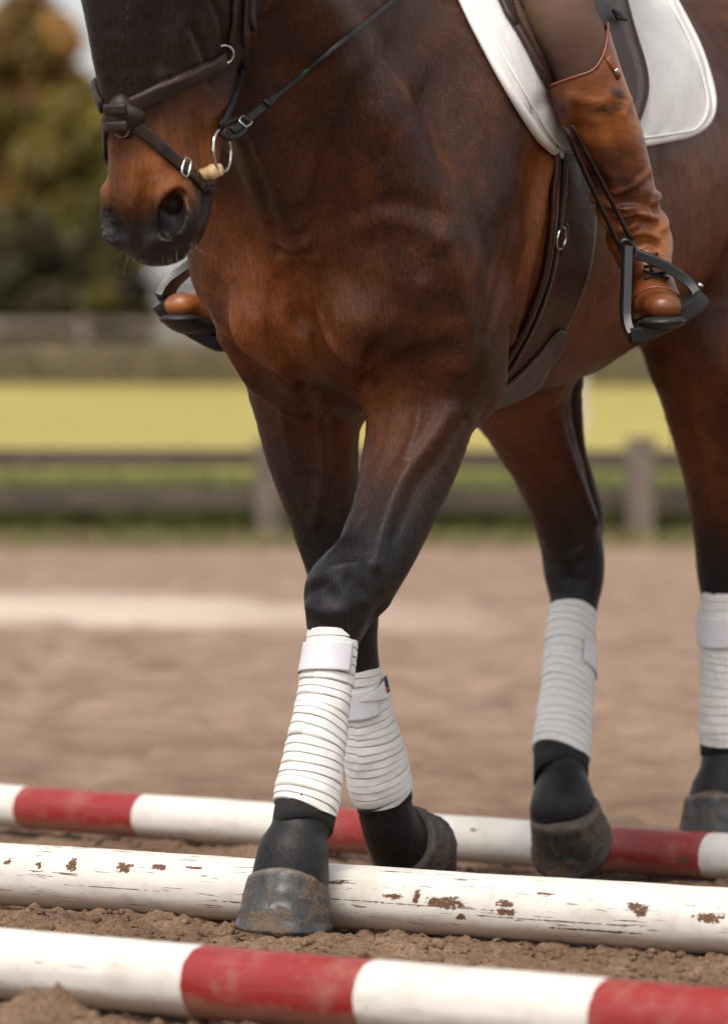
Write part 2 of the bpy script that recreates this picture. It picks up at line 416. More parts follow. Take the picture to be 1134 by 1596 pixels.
    f0 = np.array([-math.cos(ya), -math.sin(ya), 0]); l0 = np.array([-math.sin(ya), math.cos(ya), 0]); z0 = np.array([0, 0, 1.])
    up = z0 * math.cos(pi_) + f0 * math.sin(pi_); fr = f0 * math.cos(pi_) - z0 * math.sin(pi_)
    base = H0 - up * .21
    def hp(f, l, z): return list(base + fr * f + l0 * l + up * z)
    R = [fr, l0, up]
    # skull: rows of f l z r flattening(lateral)
    g.chain([hp(-.055, 0, .085) + [.062, 1.0], hp(-.068, 0, .16) + [.068, .86], hp(-.083, 0, .24) + [.083, .76], hp(-.103, 0, .33) + [.106, .82], hp(-.118, 0, .43) + [.122, .88], hp(-.13, 0, .53) + [.115, .90]], .02, l0)
    g.chain([hp(-.018, 0, .10) + [.030], hp(-.020, 0, .2) + [.028], hp(-.022, 0, .33) + [.045], hp(-.035, 0, .45) + [.06]], .03)
    for sd in (1, -1):
        g.ell(hp(-.215, .055 * sd, .435), (.112, .038, .125), .045, R)           # cheek
        g.chain([hp(-.055, .058 * sd, .27) + [.012], hp(-.075, .078 * sd, .36) + [.016], hp(-.09, .092 * sd, .42) + [.02]], .03)   # facial crest
        g.ell(hp(-.055, .090 * sd, .475), (.035, .022, .03), .02, R)            # eye ridge
        g.chain([hp(-.105, .025 * sd, .05) + [.028], hp(-.135, .03 * sd, .12) + [.027], hp(-.165, .036 * sd, .21) + [.027], hp(-.215, .045 * sd, .32) + [.032]], .03)      # lower jaw
        g.chain([hp(-.10, .045 * sd, .40) + [.05], hp(-.09, .05 * sd, .6) + [.03], hp(-.06, .06 * sd, .71) + [.012]], .03)
        g.ell(hp(-.040, .049 * sd, .068), (.041, .034, .052), .020, R)          # nostril wing
    g.ell(hp(-.050, 0, .040), (.046, .050, .036), .022, R)                      # upper lip
    g.ell(hp(-.060, 0, .010), (.034, .046, .022), .012, R)
    g.ell(hp(-.112, 0, .034), (.036, .036, .032), .012, R)                      # lower lip and chin
    for sd in (1, -1):
        rr = np.array([fr * .75 + l0 * .66 * sd, -fr * .66 * sd + l0 * .75, up])
        g.chain([hp(-.028, .069 * sd, .094) + [.010], hp(-.016, .064 * sd, .076) + [.0185], hp(-.018, .058 * sd, .056) + [.0165], hp(-.016, .048 * sd, .042) + [.008]], .007, sub=True)
        g.chain([hp(-.020, .062 * sd, .072) + [.016], hp(-.042, .048 * sd, .082) + [.014]], .008, sub=True)
        g.chain([hp(.004, .034 * sd, .12) + [.006], hp(-.000, .028 * sd, .08) + [.009], hp(-.006, .026 * sd, .045) + [.007]], .018, sub=True)
        g.chain([hp(-.072, .062 * sd, .030) + [.004], hp(-.098, .050 * sd, .050) + [.005], hp(-.115, .050 * sd, .10) + [.004]], .006, sub=True)   # mouth line
    V, Q = g.mesh()
    V = relax(V, Q, 3)
    normals = lambda V: vnormals(V, Q)
    bv0 = bvh_of(body_to_world(V), Q)
    NV = normals(V); disp = 1.3 * sculpt(body_to_world(V), bv0, STROKES)
    V = V + NV * disp[:, None]; V = relax(V, Q, 1)
    trunk_w = sstep(.55, .8, V[:, 2]) * sstep(-.35, -.15, V[:, 0])
    amp = (.0045 * trunk_w * fbm(V[:, 0] * 8, V[:, 1] * 8, V[:, 2] * 6, 2, 61) + (.0010 + .0012 * trunk_w) * fbm(V[:, 0] * 26, V[:, 1] * 26, V[:, 2] * 18, 2, 71))
    V = V + normals(V) * amp[:, None]
    S, T, Z = V[:, 0], V[:, 1], V[:, 2]
    # coat colour of a bay: dark brown body, reddish flanks, muzzle and insides, black legs; the red blobs also paint in highlights on bulges
    base_c = np.array([.040, .0148, .0086]); red = np.array([.25, .074, .018]); dark = np.array([.0115, .0062, .0050]); blk = np.array([.0125, .0108, .0112])
    n = fbm(S * 5, T * 5, Z * 5, 3, 3) * .5
    w = np.zeros(len(V))
    def blob(c, r, a): 
        nonlocal w
        d2 = ((S - c[0]) / r[0]) ** 2 + ((T - c[1]) / r[1]) ** 2 + ((Z - c[2]) / r[2]) ** 2
        w = np.maximum(w, a * np.exp(-d2 * 1.2))
    blob((-.06, -.05, .95), (.17, .14, .16), 1.05)
    blob((.0, .05, 1.1), (.2, .12, .1), .25)
    blob((.06, .07, .78), (.13, .08, .16), .7)
    blob((.30, .24, 1.12), (.06, .2, .22), .75)
    blob((.55, .22, .90), (.28, .2, .2), .55)
    blob((1.0, .26, 1.1), (.35, .25, .3), .5)
    blob((1.08, -.12, .76), (.16, .12, .2), .8)
    blob((1.25, .12, .75), (.2, .12, .25), .75)
    blob((.27, -.07, .72), (.1, .07, .2), .55)
    fleck = np.clip(fbm(S * 16, T * 16, Z * 11, 3, 19), 0, 1)
    w = np.clip(w * .8 + n * .35 * (w > .02) + .05 * n + .22 * fleck, 0, 1)
    C = base_c + (red - base_c) * w[:, None]
    # black points
    legz = np.where(S > .85, .60, .70) + .06 * n
    lg = 1 - sstep(legz - .14, legz + .10, Z)
    C = C + (blk - C) * lg[:, None]
    # head
    rel = V - base; hf, hl, hz = rel @ fr, rel @ l0, rel @ up
    hd = (hf > -.27) & (S < -.30) & (np.abs(hl) < .13) & (hz < .62)
    hw = np.where(hd, 1.0, 0.0)
    tan = np.array([.26, .080, .019])
    tz = np.exp(-((hz - .138) / .062) ** 2) * (.75 + .6 * n) * (1 - .45 * np.exp(-((hl + .004) / .022) ** 2)) + .22 * np.exp(-((hz - .22) / .06) ** 2 - ((hf + .1) / .05) ** 2)
    HC = dark + (tan - dark) * np.clip(tz, 0, 1)[:, None]
    mz = 1 - sstep(.056, .098, hz + .025 * n + .012 * np.cos(hl * 60))
    HC = HC + (np.array([.014, .0105, .0105]) - HC) * mz[:, None]
    pk = np.exp(-((hf + .083) / .02) ** 2 - ((hz - .045) / .05) ** 2 - ((np.abs(hl) - .05) / .03) ** 2) * .5
    HC = HC + (np.array([.12, .06, .05]) - HC) * pk[:, None]
    C = C + (HC - C) * hw[:, None]
    VW = body_to_world(V)
    me = np_mesh('horse', VW, Q); attr(me, 'coat', C)
    o = link('horse', me, MAT['coat'])
    tag(o, 'dark bay horse stepping over the ground poles, ridden, with bandaged legs', 'horse')
    return o, VW, Q, hp, C
HORSE, HV, HQ, hp, HCOL = build_horse()
HBVH = bvh_of(HV, HQ)
CAM = Vector((0, 0, CAM_H))
def hit(px, py, bvh=None, off=0.0):
    r = ray(px, py).normalized(); loc, nor, i, d = (bvh or HBVH).ray_cast(CAM, r)
    if loc is None: return None
    return loc + nor * off, nor

# ---- the short coat itself: single fine hairs lying down and back over the skin
def mat_fur():
    m = NT('short_hair'); a = m.n('Attribute', _attribute_name='coat')
    return m.done(a.outputs['Color'], .40, None, Specular__IOR__Level=.34)
MAT['fur'] = mat_fur()
def build_fur(n=300000):
    rg = np.random.default_rng(5); V, Q = HV, HQ
    A, Bq, C, D = V[Q[:, 0]], V[Q[:, 1]], V[Q[:, 2]], V[Q[:, 3]]
    fn = np.cross(C - A, D - Bq); area = np.linalg.norm(fn, axis=1); N = fn / (area[:, None] + 1e-12)
    rel = (A - np.array(O0)); ss, tt, zz = rel @ np.array(BK), rel @ np.array(LF), A[:, 2]
    w = area.copy(); w[((zz < .455) & (zz > .10) & (ss > -.25)) | (zz > 1.5) | (ss > 1.62)] = 0
    w[(N @ np.array([-.12, -1, 0])) < -.45] *= .15
    head = (ss < -.32); w[head] *= 1.3
    fi = rg.choice(len(Q), n, p=w / w.sum()); u, v = rg.uniform(size=(2, n, 1))
    P = (A[fi] * (1 - u) + Bq[fi] * u) * (1 - v) + (D[fi] * (1 - u) + C[fi] * u) * v; Nn = N[fi]
    fl = np.array(BK)[None] * .45 + np.array([0, 0, -1.]) + 0 * P; lg = (zz[fi] < .72) | head[fi]; fl[lg] = np.array([0, 0, -1.]) + np.array(BK) * .1
    front = (ss[fi] < .05) & ~lg; fl[front] = np.array([0, 0, -1.]) + np.array(LF) * (np.sign(tt[fi][front]) * .35)[:, None]
    sw = np.stack([fbm(P[:, 0] * 9, P[:, 1] * 9, P[:, 2] * 9, 2, 91), fbm(P[:, 0] * 9, P[:, 1] * 9, P[:, 2] * 9, 2, 92), fbm(P[:, 0] * 9, P[:, 1] * 9, P[:, 2] * 9, 2, 93)], 1)
    fl = fl + sw * .45 + rg.normal(0, .16, (n, 3)); fl -= Nn * (fl * Nn).sum(1)[:, None]; fl /= np.linalg.norm(fl, axis=1)[:, None] + 1e-9
    L = np.where(head[fi], .0055, .0095) * rg.uniform(.6, 1.25, n); L = L[:, None]; wd = rg.uniform(.00022, .00040, n)[:, None]
    sd = np.cross(fl, Nn); tip = P + fl * L + Nn * L * rg.uniform(.06, .30, (n, 1))
    X = np.stack([P - sd * wd - Nn * .0006, P + sd * wd - Nn * .0006, tip], 1).reshape(-1, 3)
    me = np_mesh('short_coat', X, np.arange(3 * n).reshape(-1, 3))
    c = HCOL[Q[fi, 0]] * rg.uniform(.5, 2.0, (n, 1)) * np.where(rg.uniform(size=(n, 1)) < .25, np.array([[1.5, 1.2, 1.0]]), 1.0); attr(me, 'coat', np.repeat(c, 3, 0))
    nn = np.repeat(Nn * .8 + fl * .12 + rg.normal(0, .22, (n, 3)), 3, 0); nn /= np.linalg.norm(nn, axis=1)[:, None]
    me.polygons.foreach_set('use_smooth', np.ones(n, dtype=bool)); me.normals_split_custom_set_from_vertices(nn.tolist())
    o = link('short_coat', me, MAT['fur'], HORSE); o['kind'] = 'stuff'
build_fur()
# ------------------------------------------------------------------ hooves, tail, whiskers
def mat_hoof():
    m = NT('hoof_horn'); c = m.coord()
    st = m.noise(m.mapping(c, (60, 60, 9)), 1.5, 4); big = m.noise(c, 22, 5, .65, .6); fine = m.noise(c, 140, 4)
    col = m.ramp(st, [(.3, (.022, .021, .021)), (.6, (.046, .043, .041)), (.8, (.10, .09, .082))])
    mud = m.ramp(m.math('ADD', big, m.math('MULTIPLY', m.math('SUBTRACT', fine, .5), .25)), [(.50, 0), (.66, .9)])
    col = m.mix(mud, col, m.mix(fine, (.085, .05, .028), (.17, .105, .06)))
    sx = m.n('SeparateXYZ'); m.l(c, sx.inputs[0])
    at = m.n('Attribute', _attribute_name='band')
    col = m.mix(m.math('MULTIPLY', at.outputs['Fac'], .8), col, m.mix(fine, (.09, .06, .04), (.20, .15, .11)))
    nb = m.bump(st, .3, .003); nb = m.bump(m.math('MULTIPLY', mud, fine), .7, .004, nb)
    return m.done(col, m.ramp(big, [(.45, .38), (.65, .85)]), nb)
MAT['hoof'] = mat_hoof()
def hoof_mesh(seed):
    nt, nr = 56, 14; th = np.linspace(0, 2 * np.pi, nt, endpoint=False)
    # open at the heel: outline of the ground edge
    fx = np.where(np.cos(th) > 0, .078, .062); ox = fx * np.sign(np.cos(th)) * np.abs(np.cos(th)) ** .9; oy = .071 * np.sign(np.sin(th)) * np.abs(np.sin(th)) ** .85
    heel = np.exp(-((th - np.pi) / .30) ** 2); ox = ox + .028 * heel
    cx = -.025 + .060 * np.cos(th); cy = .062 * np.sin(th); cz = .070 + .018 * np.cos(th) + .004 * np.cos(2 * th)
    rows = []; band = []
    for i in range(nr):
        t = i / (nr - 1)
        fl = 1 + .02 * math.sin(t * 22) * (1 - t) + .03 * max(0, .18 - t) / .18
        b = t ** .95
        x = (ox * (1 - b) + cx * b) * fl; y = (oy * (1 - b) + cy * b) * fl; z = cz * t
        x = x + .0016 * fbm(th * 6 + 3 * t, t * 9, None, 3, seed); y = y + .0016 * fbm(th * 6, t * 9 + 4, None, 3, seed + 5)
        rows.append(np.stack([x, y, z], 1)); band.append(np.full(nt, float(sstep(.93, .99, t))))
    # rounded coronet
    rows.append(np.stack([cx * .95 - .001, cy * .95, cz + .003], 1)); band.append(np.full(nt, .5))
    rows.append(np.stack([cx * .5 - .015, cy * .5, cz + .004], 1)); band.append(np.full(nt, .2))
    low = np.stack([ox * .82, oy * .82, np.full(nt, .004)], 1)
    mid = np.stack([ox * .15, oy * .15, np.full(nt, .010)], 1)
    allr = [mid, low] + rows
    V = np.vstack(allr); bd = np.concatenate([np.zeros(nt), np.zeros(nt)] + band)
    Q = grid_faces(len(allr), nt, wrap_v=True, flip=True)
    me = np_mesh('hoof', V, Q); attr(me, 'band', bd); return me
def place_hoof(pos, toe, upv, seed, lab):
    toe = Vector(toe).normalized(); upv = Vector(upv); upv = (upv - toe * upv.dot(toe)).normalized(); lft = upv.cross(toe)
    o = link('hoof', hoof_mesh(seed), MAT['hoof'], HORSE)
    M = Matrix((toe, lft, upv)).transposed().to_4x4(); M.translation = pos; o.matrix_world = M
    if lab: o['label'] = lab
    return o
Zv = Vector((0, 0, 1))
place_hoof(B(-.234, .044, .006), (-.16, -.98, -.03), (0.04, 0, 1), 1, 'muddy grey hoof set down in front of the chipped white pole')
place_hoof(B(.615, -.105, .055), BV(.12, 0, -1), BV(-1, 0, -.1), 2, 'dark hoof tipped on its toe behind the chipped white pole')
def _rh():
    toe = BV(-.58, .14, -.78).normalized(); place_hoof(B(1.165, -.045, .020), toe, BV(-.70, .05, .60), 3, 'mud stained hoof tipping down in front of the farthest pole')
_rh()
place_hoof(B(1.455, .122, .010), BV(-1, .15, -.2), (0, 0, 1), 4, None)

def mat_hair(name, col, rough=.45):
    m = NT(name); c = m.coord(); n = m.noise(m.mapping(c, (300, 300, 20)), 1, 2)
    return m.done(m.mix(n, tuple(x * .6 for x in col), tuple(x * 1.5 for x in col)), rough)
MAT['black_hair'] = mat_hair('black_hair', (.012, .010, .010)); MAT['whisker'] = mat_hair('whisker_hair', (.42, .30, .20), .5)
def strand_mesh(curves, r0, r1):
    Vs, Qs, n0 = [], [], 0
    for P in curves:
        P = np.asarray(P); k = len(P); T = np.gradient(P, axis=0); T /= np.linalg.norm(T, axis=1)[:, None] + 1e-9
        a = np.cross(T, [0.3, .9, .2]); a /= np.linalg.norm(a, axis=1)[:, None] + 1e-9; b = np.cross(T, a)
        r = np.linspace(r0, r1, k)[:, None]
        ring = np.stack([P + r * (a * math.cos(q) + b * math.sin(q)) for q in (0, 2.094, 4.189)], 1)
        Vs.append(ring.reshape(-1, 3)); Qs.append(grid_faces(k, 3, wrap_v=True) + n0); n0 += 3 * k
    return np.vstack(Vs), np.vstack(Qs)
cv = []
for i in range(520):
    a, rr = RNG.uniform(0, 2 * np.pi), .05 * math.sqrt(RNG.uniform())
    p0 = np.array([1.92 + .3 * rr * math.cos(a), 0.06 + .3 * rr * math.sin(a), 1.42]); ln = RNG.uniform(.55, .72)
    t = np.linspace(0, 1, 14)[:, None]; fan = 1 + 1.6 * np.sin(t * 2.4)
    P = p0 + np.array([[-.10, -.05, 0]]) * t ** 1.3 + np.array([[.06, 0, 0]]) * np.sin(t * 3) + np.array([[rr * math.cos(a), rr * math.sin(a), 0]]) * fan - np.array([[0, 0, 1]]) * t * ln
    P = P + .012 * np.sin(t * 6 + i) * np.array([[math.cos(i), math.sin(i), 0]])
    cv.append(body_to_world(P))
V_, Q_ = strand_mesh(cv, .0022, .0008); link('tail', np_mesh('tail', V_, Q_), MAT['black_hair'], HORSE)
cv = []
for i in range(60):
    sd = RNG.uniform(-1, 1); f = RNG.uniform(-.10, -.03); z0 = RNG.uniform(.0, .03)
    p = np.array(hp(f, sd * .048, z0)); q = body_to_world(p[None])[0]
    loc, nor, _, _ = HBVH.find_nearest(Vector(q))
    if nor.z > .35: continue
    L = RNG.uniform(.006, .022); t = np.linspace(0, 1, 6)[:, None]
    d = np.array(nor) * .7 + np.array([0, 0, -.7]) + RNG.normal(0, .25, 3)
    cv.append(np.array(loc) + d * t * L + np.array([RNG.normal(0, .4), 0, RNG.normal(-.2, .3)]) * (t ** 2) * L * .8)
V_, Q_ = strand_mesh(cv, .00022, .00008); link('whiskers', np_mesh('whiskers', V_, Q_), MAT['whisker'], HORSE)['kind'] = 'stuff'

# ------------------------------------------------------------------ leg bandages
def mat_bandage():
    m = NT('elastic_bandage'); c = m.coord()
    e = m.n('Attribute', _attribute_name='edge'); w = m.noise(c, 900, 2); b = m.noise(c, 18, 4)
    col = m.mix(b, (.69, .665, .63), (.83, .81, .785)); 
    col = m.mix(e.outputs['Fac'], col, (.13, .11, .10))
    dirt = m.ramp(m.noise(c, 45, 5, .7), [(.60, 0), (.75, .35)]); col = m.mix(dirt, col, (.42, .32, .25))
    return m.done(col, .85, m.bump(w, .25, .0015), Sheen__Weight=.15)
MAT['bandage'] = mat_bandage()
MAT['fastener'] = mat_plain('fastener_tape', (.72, .705, .745), .7, .15, 400, .04)
MAT['padding'] = mat_plain('black_padding', (.012, .011, .012), .85, .4, 300, .3)
def mat_tag():
    m = NT('woven_tag'); c = m.coord('Generated'); sx = m.n('SeparateXYZ'); m.l(c, sx.inputs[0])
    return m.done(m.ramp(sx.outputs['Z'], [(.0, (.05, .05, .07)), (.18, (.55, .12, .02)), (.34, (.03, .03, .045))], 'CONSTANT'), .7)
MAT['tag'] = mat_tag()
def leg_frame(axis, n):
    A = catmull(np.array(axis, float), 24); L = np.concatenate([[0], np.cumsum(np.linalg.norm(np.diff(A[:, :3], axis=0), axis=1))]); L /= L[-1]
    f = lambda v: np.stack([np.interp(v, L, A[:, k]) for k in range(A.shape[1])], -1)
    d = A[-1, :3] - A[0, :3]; d /= np.linalg.norm(d)
    fw = np.array([-1., 0, 0]); fw = fw - d * (fw @ d); fw /= np.linalg.norm(fw); sdv = np.cross(d, fw)
    return f, fw, sdv, np.linalg.norm(A[-1, :3] - A[0, :3])
def bandage(axis, turns, tilt, label, fast=(.075, .235, -1.5, 1.3), seed=0, edge=1.0, padlow=.028, flap=False):
    # axis rows (horse frame): s t z radius depth-factor ; tilt: function of v
    f, fw, sdv, LEN = leg_frame(axis, 0)
    root = empty('leg_bandage', B(*axis[-1][:3])); tag(root, label, 'bandage', 'white bandages on the horse legs')
    sub = 7; nr = turns * sub + 1; nc = 64; th = np.linspace(0, 2 * np.pi, nc, endpoint=False)
    prof_v = np.array([0, .09, .2, .4, .65, .84, .93]); v0 = np.concatenate([(np.arange(turns)[:, None] + prof_v[None]).ravel(), [turns]])[:, None] / turns
    lay = np.minimum((v0[:, 0] * turns + 1e-6).astype(int), turns); jt = (hashn(lay, lay * 0 + 5, lay * 0, seed) - .5); js = (hashn(lay, lay * 0 + 9, lay * 0, seed) - .5)
    tl = np.array([tilt(x) for x in v0[:, 0]])[:, None] + (.62 / turns * jt)[:, None]
    wob = .10 / turns * fbm(th[None, :] * .9 + 0 * v0, v0 * turns * .9, None, 2, seed)
    v = v0 + (.45 / turns * js * np.sin(np.pi * v0[:, 0]))[:, None] + tl * np.cos(th[None, :] + .6) + wob * np.sin(v0 * np.pi)
    vc = np.clip(v, -.02, 1.02)
    base = f(np.clip(v0[:, 0], 0, 1))[:, None, :]
    A = f(np.clip(vc, 0, 1)); ext = (v - np.clip(v, 0, 1))
    ph = np.concatenate([np.tile(prof_v, turns), [0]])
    layer = (np.arange(nr) // sub)
    lay_r = (hashn(layer, layer * 3, layer * 0, seed) - .5) * .0018
    bul = (np.where(ph == 0, -.0008, .0008 + .0010 * ph) + lay_r * .6)[:, None]
    bul = bul + .0012 * fbm(th[None, :] * 1.6 + 0 * v, v * turns * .5, None, 3, seed + 9)
    r = A[..., 3] + bul
    P = A[..., :3] + (np.cos(th)[None, :, None] * fw * A[..., 4:5] + np.sin(th)[None, :, None] * sdv) * r[..., None]
    # wrap in at both ends
    def ring(P0, k): c = P0.mean(0); return c + (P0 - c) * k
    P = np.concatenate([ring(P[0], .90)[None], P, ring(P[-1], .90)[None]], 0)
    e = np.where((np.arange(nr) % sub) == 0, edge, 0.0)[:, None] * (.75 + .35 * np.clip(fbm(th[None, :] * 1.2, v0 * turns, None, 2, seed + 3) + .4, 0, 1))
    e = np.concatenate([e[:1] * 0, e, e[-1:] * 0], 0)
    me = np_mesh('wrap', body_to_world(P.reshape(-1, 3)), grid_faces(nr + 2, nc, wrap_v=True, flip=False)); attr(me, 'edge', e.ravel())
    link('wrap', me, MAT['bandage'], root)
    def sheet(name, va, vb, ta, tb, off, mat, parent, nu=14, nv=26, tilt_=0.0, thick=.0016, shape=None):
        vv = np.linspace(va, vb, nu)[:, None]; tt = np.linspace(ta, tb, nv)[None, :]
        v_ = vv + 0 * tt + tilt_ * np.cos(tt + .6)
        if shape is not None: v_ = shape(vv, tt, v_)
        A = f(np.clip(v_, 0, 1)); out = []
        for o_ in (off + thick, off):
            out.append(A[..., :3] + (np.cos(tt)[..., None] * fw * A[..., 4:5] + np.sin(tt)[..., None] * sdv) * (A[..., 3] + o_)[..., None])
        top, bot = out; m_ = 3
        top = np.pad(top, ((1, 1), (1, 1), (0, 0)), mode='edge'); bot = np.pad(bot, ((1, 1), (1, 1), (0, 0)), mode='edge')
        X = top.copy(); X[0], X[-1], X[:, 0], X[:, -1] = bot[0], bot[-1], bot[:, 0], bot[:, -1]
        return link(name, np_mesh(name, body_to_world(X.reshape(-1, 3)), grid_faces(*X.shape[:2])), mat, parent)
    sheet('fastener', fast[0], fast[1], fast[2], fast[3], .0042, MAT['fastener'], root, tilt_=tilt(.2))
    if flap:
        fl = sheet('flap', .09, .26, flap[0], flap[1], .0064, MAT['bandage'], root, shape=lambda vv, tt, v_: .13 + (vv - .13) * (tt - flap[0]) / (flap[1] - flap[0]) + .05 * (1 - (tt - flap[0]) / (flap[1] - flap[0])))
        attr(fl.data, 'edge', np.zeros(len(fl.data.vertices)))
        sheet('tag', .09, .20, flap[1] - .42, flap[1] - .22, .0082, MAT['tag'], root, nu=6, nv=4)
    # padding showing below
    vv = np.linspace(.80, 1.0, 8)[:, None]; nk = len(vv)
    A = f(vv[:, 0])[:, None, :]; low = np.linspace(0, 1, nk)[:, None] ** 2
    end = f(np.array([1.0]))[0]; dirv = f(np.array([1.0]))[0][:3] - f(np.array([.9]))[0][:3]; dirv /= np.linalg.norm(dirv)
    drop = low * padlow * (1.0 + .55 * np.cos(th[None, :] + 2.2))
    P = A[..., :3] + (np.cos(th)[None, :, None] * fw * A[..., 4:5] + np.sin(th)[None, :, None] * sdv) * ((A[..., 3] - .0025 + .001 * low) + .0012 * np.sin(th * 3 + seed)[None, :])[..., None] + dirv * drop[..., None]
    inn = P[-1].mean(0) + (P[-1] - P[-1].mean(0)) * .9; P = np.concatenate([P, inn[None], (inn - dirv * .02)[None]], 0)
    link('padding', np_mesh('padding', body_to_world(P.reshape(-1, 3)), grid_faces(P.shape[0], nc, wrap_v=True)), MAT['padding'], root)
    return root
bandage([(-.090, .0610, .449, .0375, 1.05), (-.101, .060, .40, .0385, 1.1), (-.125, .058, .33, .0405, 1.15), (-.150, .0555, .255, .0450, 1.15), (-.170, .053, .195, .0485, 1.1), (-.176, .0525, .175, .0475, 1.05)],
        21, lambda v: .010 - .03 * v + (-.10 * max(0, v - .62)) + .02 * math.sin(v * 9), 'white elastic bandage with grey edge lines on the leg stepping over the chipped pole', seed=1)
bandage([(.408, -.121, .368, .036, 1.05), (.43, -.118, .30, .0405, 1.15), (.455, -.114, .23, .047, 1.2), (.478, -.111, .17, .0505, 1.12), (.488, -.11, .145, .0475, 1.05)],
        19, lambda v: -.035 + .07 * v + .02 * math.sin(v * 8), 'white bandage with a triangular flap end and tag, behind the foremost leg', fast=(.12, .32, -1.2, 1.0), seed=2, edge=.75, flap=(.35, 1.9), padlow=.012)
bandage([(1.332, -.11, .424, .042, 1.05), (1.303, -.104, .36, .044, 1.12), (1.257, -.092, .27, .046, 1.15), (1.213, -.083, .20, .0505, 1.12), (1.194, -.077, .167, .0495, 1.05)],
        19, lambda v: -.03 + .01 * math.sin(v * 11) - .05 * max(0, v - .75), 'white bandage on the hind leg whose hoof tips before the farthest pole', fast=(.24, .40, 1.0, 2.4), seed=3, edge=.28, padlow=.040)
bandage([(1.448, .138, .462, .043, 1.05), (1.457, .135, .39, .045, 1.12), (1.475, .131, .29, .046, 1.15), (1.488, .128, .21, .0505, 1.1), (1.492, .127, .185, .050, 1.05)],
        19, lambda v: .015 * math.sin(v * 9), 'white bandage on the hind leg cut by the right edge of the picture', fast=(.14, .34, -1.4, .9), seed=4, edge=.25, padlow=.02)
# ------------------------------------------------------------------ saddlery
def mat_leather(name, col, rough=.42, stitch=None, sc=900):
    m = NT(name); c = m.coord(); n = m.noise(c, 55, 5, .65); f = m.n('TexVoronoi', Scale=float(sc)); m.l(c, f.inputs['Vector'])
    cc = m.mix(m.ramp(n, [(.3, 0), (.7, 1)]), tuple(x * .55 for x in col), tuple(x * 1.45 for x in col))
    if stitch:
        a = m.n('Attribute', _attribute_name='across'); l = m.n('Attribute', _attribute_name='along')
        near = m.math('LESS_THAN', m.math('ABSOLUTE', m.math('SUBTRACT', m.math('ABSOLUTE', a.outputs['Fac']), .80)), .055)
        dash = m.math('LESS_THAN', m.math('FRACT', m.math('MULTIPLY', l.outputs['Fac'], 210.0)), .62)
        cc = m.mix(m.math('MULTIPLY', m.math('MULTIPLY', near, dash), .75), cc, stitch)
    nb = m.bump(f.outputs['Distance'], .15, .001); nb = m.bump(n, .2, .004, nb)
    return m.done(cc, m.ramp(n, [(.3, rough * .8), (.7, rough * 1.25)]), nb, Specular__IOR__Level=.36)
MAT['strap'] = mat_leather('bridle_leather', (.024, .0115, .008), .50, (.10, .06, .045))
MAT['strap_black'] = mat_leather('black_leather', (.007, .006, .006), .45)
MAT['saddle'] = mat_leather('saddle_leather', (.040, .018, .014), .48, (.16, .10, .08))
MAT['girth'] = mat_leather('girth_leather', (.050, .016, .009), .50, (.30, .22, .15))
MAT['guard'] = mat_leather('guard_leather', (.070, .054, .048), .50, (.34, .26, .19))
MAT['steel'] = mat_plain('polished_steel', (.62, .60, .57), .18, 0, 40, .08, 1.0)
MAT['brass'] = mat_plain('dull_ring_steel', (.42, .38, .34), .28, 0, 40, .1, 1.0)
MAT['bit'] = mat_plain('cream_bit_rubber', (.72, .50, .27), .35, .05, 40, .08)
MAT['black_plastic'] = mat_plain('black_stirrup_plastic', (.007, .0075, .009), .38, .06, 200, .15, spec=.55)
MAT['rubber'] = mat_plain('tread_rubber', (.008, .008, .009), .7, .4, 300, .2)
def np3(v): return np.array(v, float)
def sweep(name, P, N, width, thick, mat, parent, prof=None, caps=True):
    """a strap along points P with outward normals N; width/thick may vary along it"""
    P = np.asarray(P, float); N = np.asarray(N, float); n = len(P)
    T = np.gradient(P, axis=0); T /= np.linalg.norm(T, axis=1)[:, None] + 1e-12
    N = N - T * (N * T).sum(1)[:, None]; N /= np.linalg.norm(N, axis=1)[:, None] + 1e-12
    S = np.cross(T, N)
    w = np.broadcast_to(np.asarray(width, float), (n,)) / 2; th = np.broadcast_to(np.asarray(thick, float), (n,))
    pr = np.array([(-1, 0), (-1, .55), (-.90, .92), (-.5, 1.0), (0, 1.02), (.5, 1.0), (.90, .92), (1, .55), (1, 0)]) if prof is None else np.array(prof)
    V = P[:, None] + S[:, None] * (pr[None, :, :1] * w[:, None, None]) + N[:, None] * (pr[None, :, 1:] * th[:, None, None])
    k = len(pr); al = np.concatenate([[0], np.cumsum(np.linalg.norm(np.diff(P, axis=0), axis=1))])
    if caps:
        V = np.concatenate([np.repeat(V[0].mean(0)[None], k, 0)[None], V, np.repeat(V[-1].mean(0)[None], k, 0)[None]], 0); al = np.concatenate([al[:1], al, al[-1:]])
    me = np_mesh(name, V.reshape(-1, 3), grid_faces(len(V), k, wrap_v=True))
    attr(me, 'across', np.tile(pr[:, 0], len(V))); attr(me, 'along', np.repeat(al, k))
    return link(name, me, mat, parent)
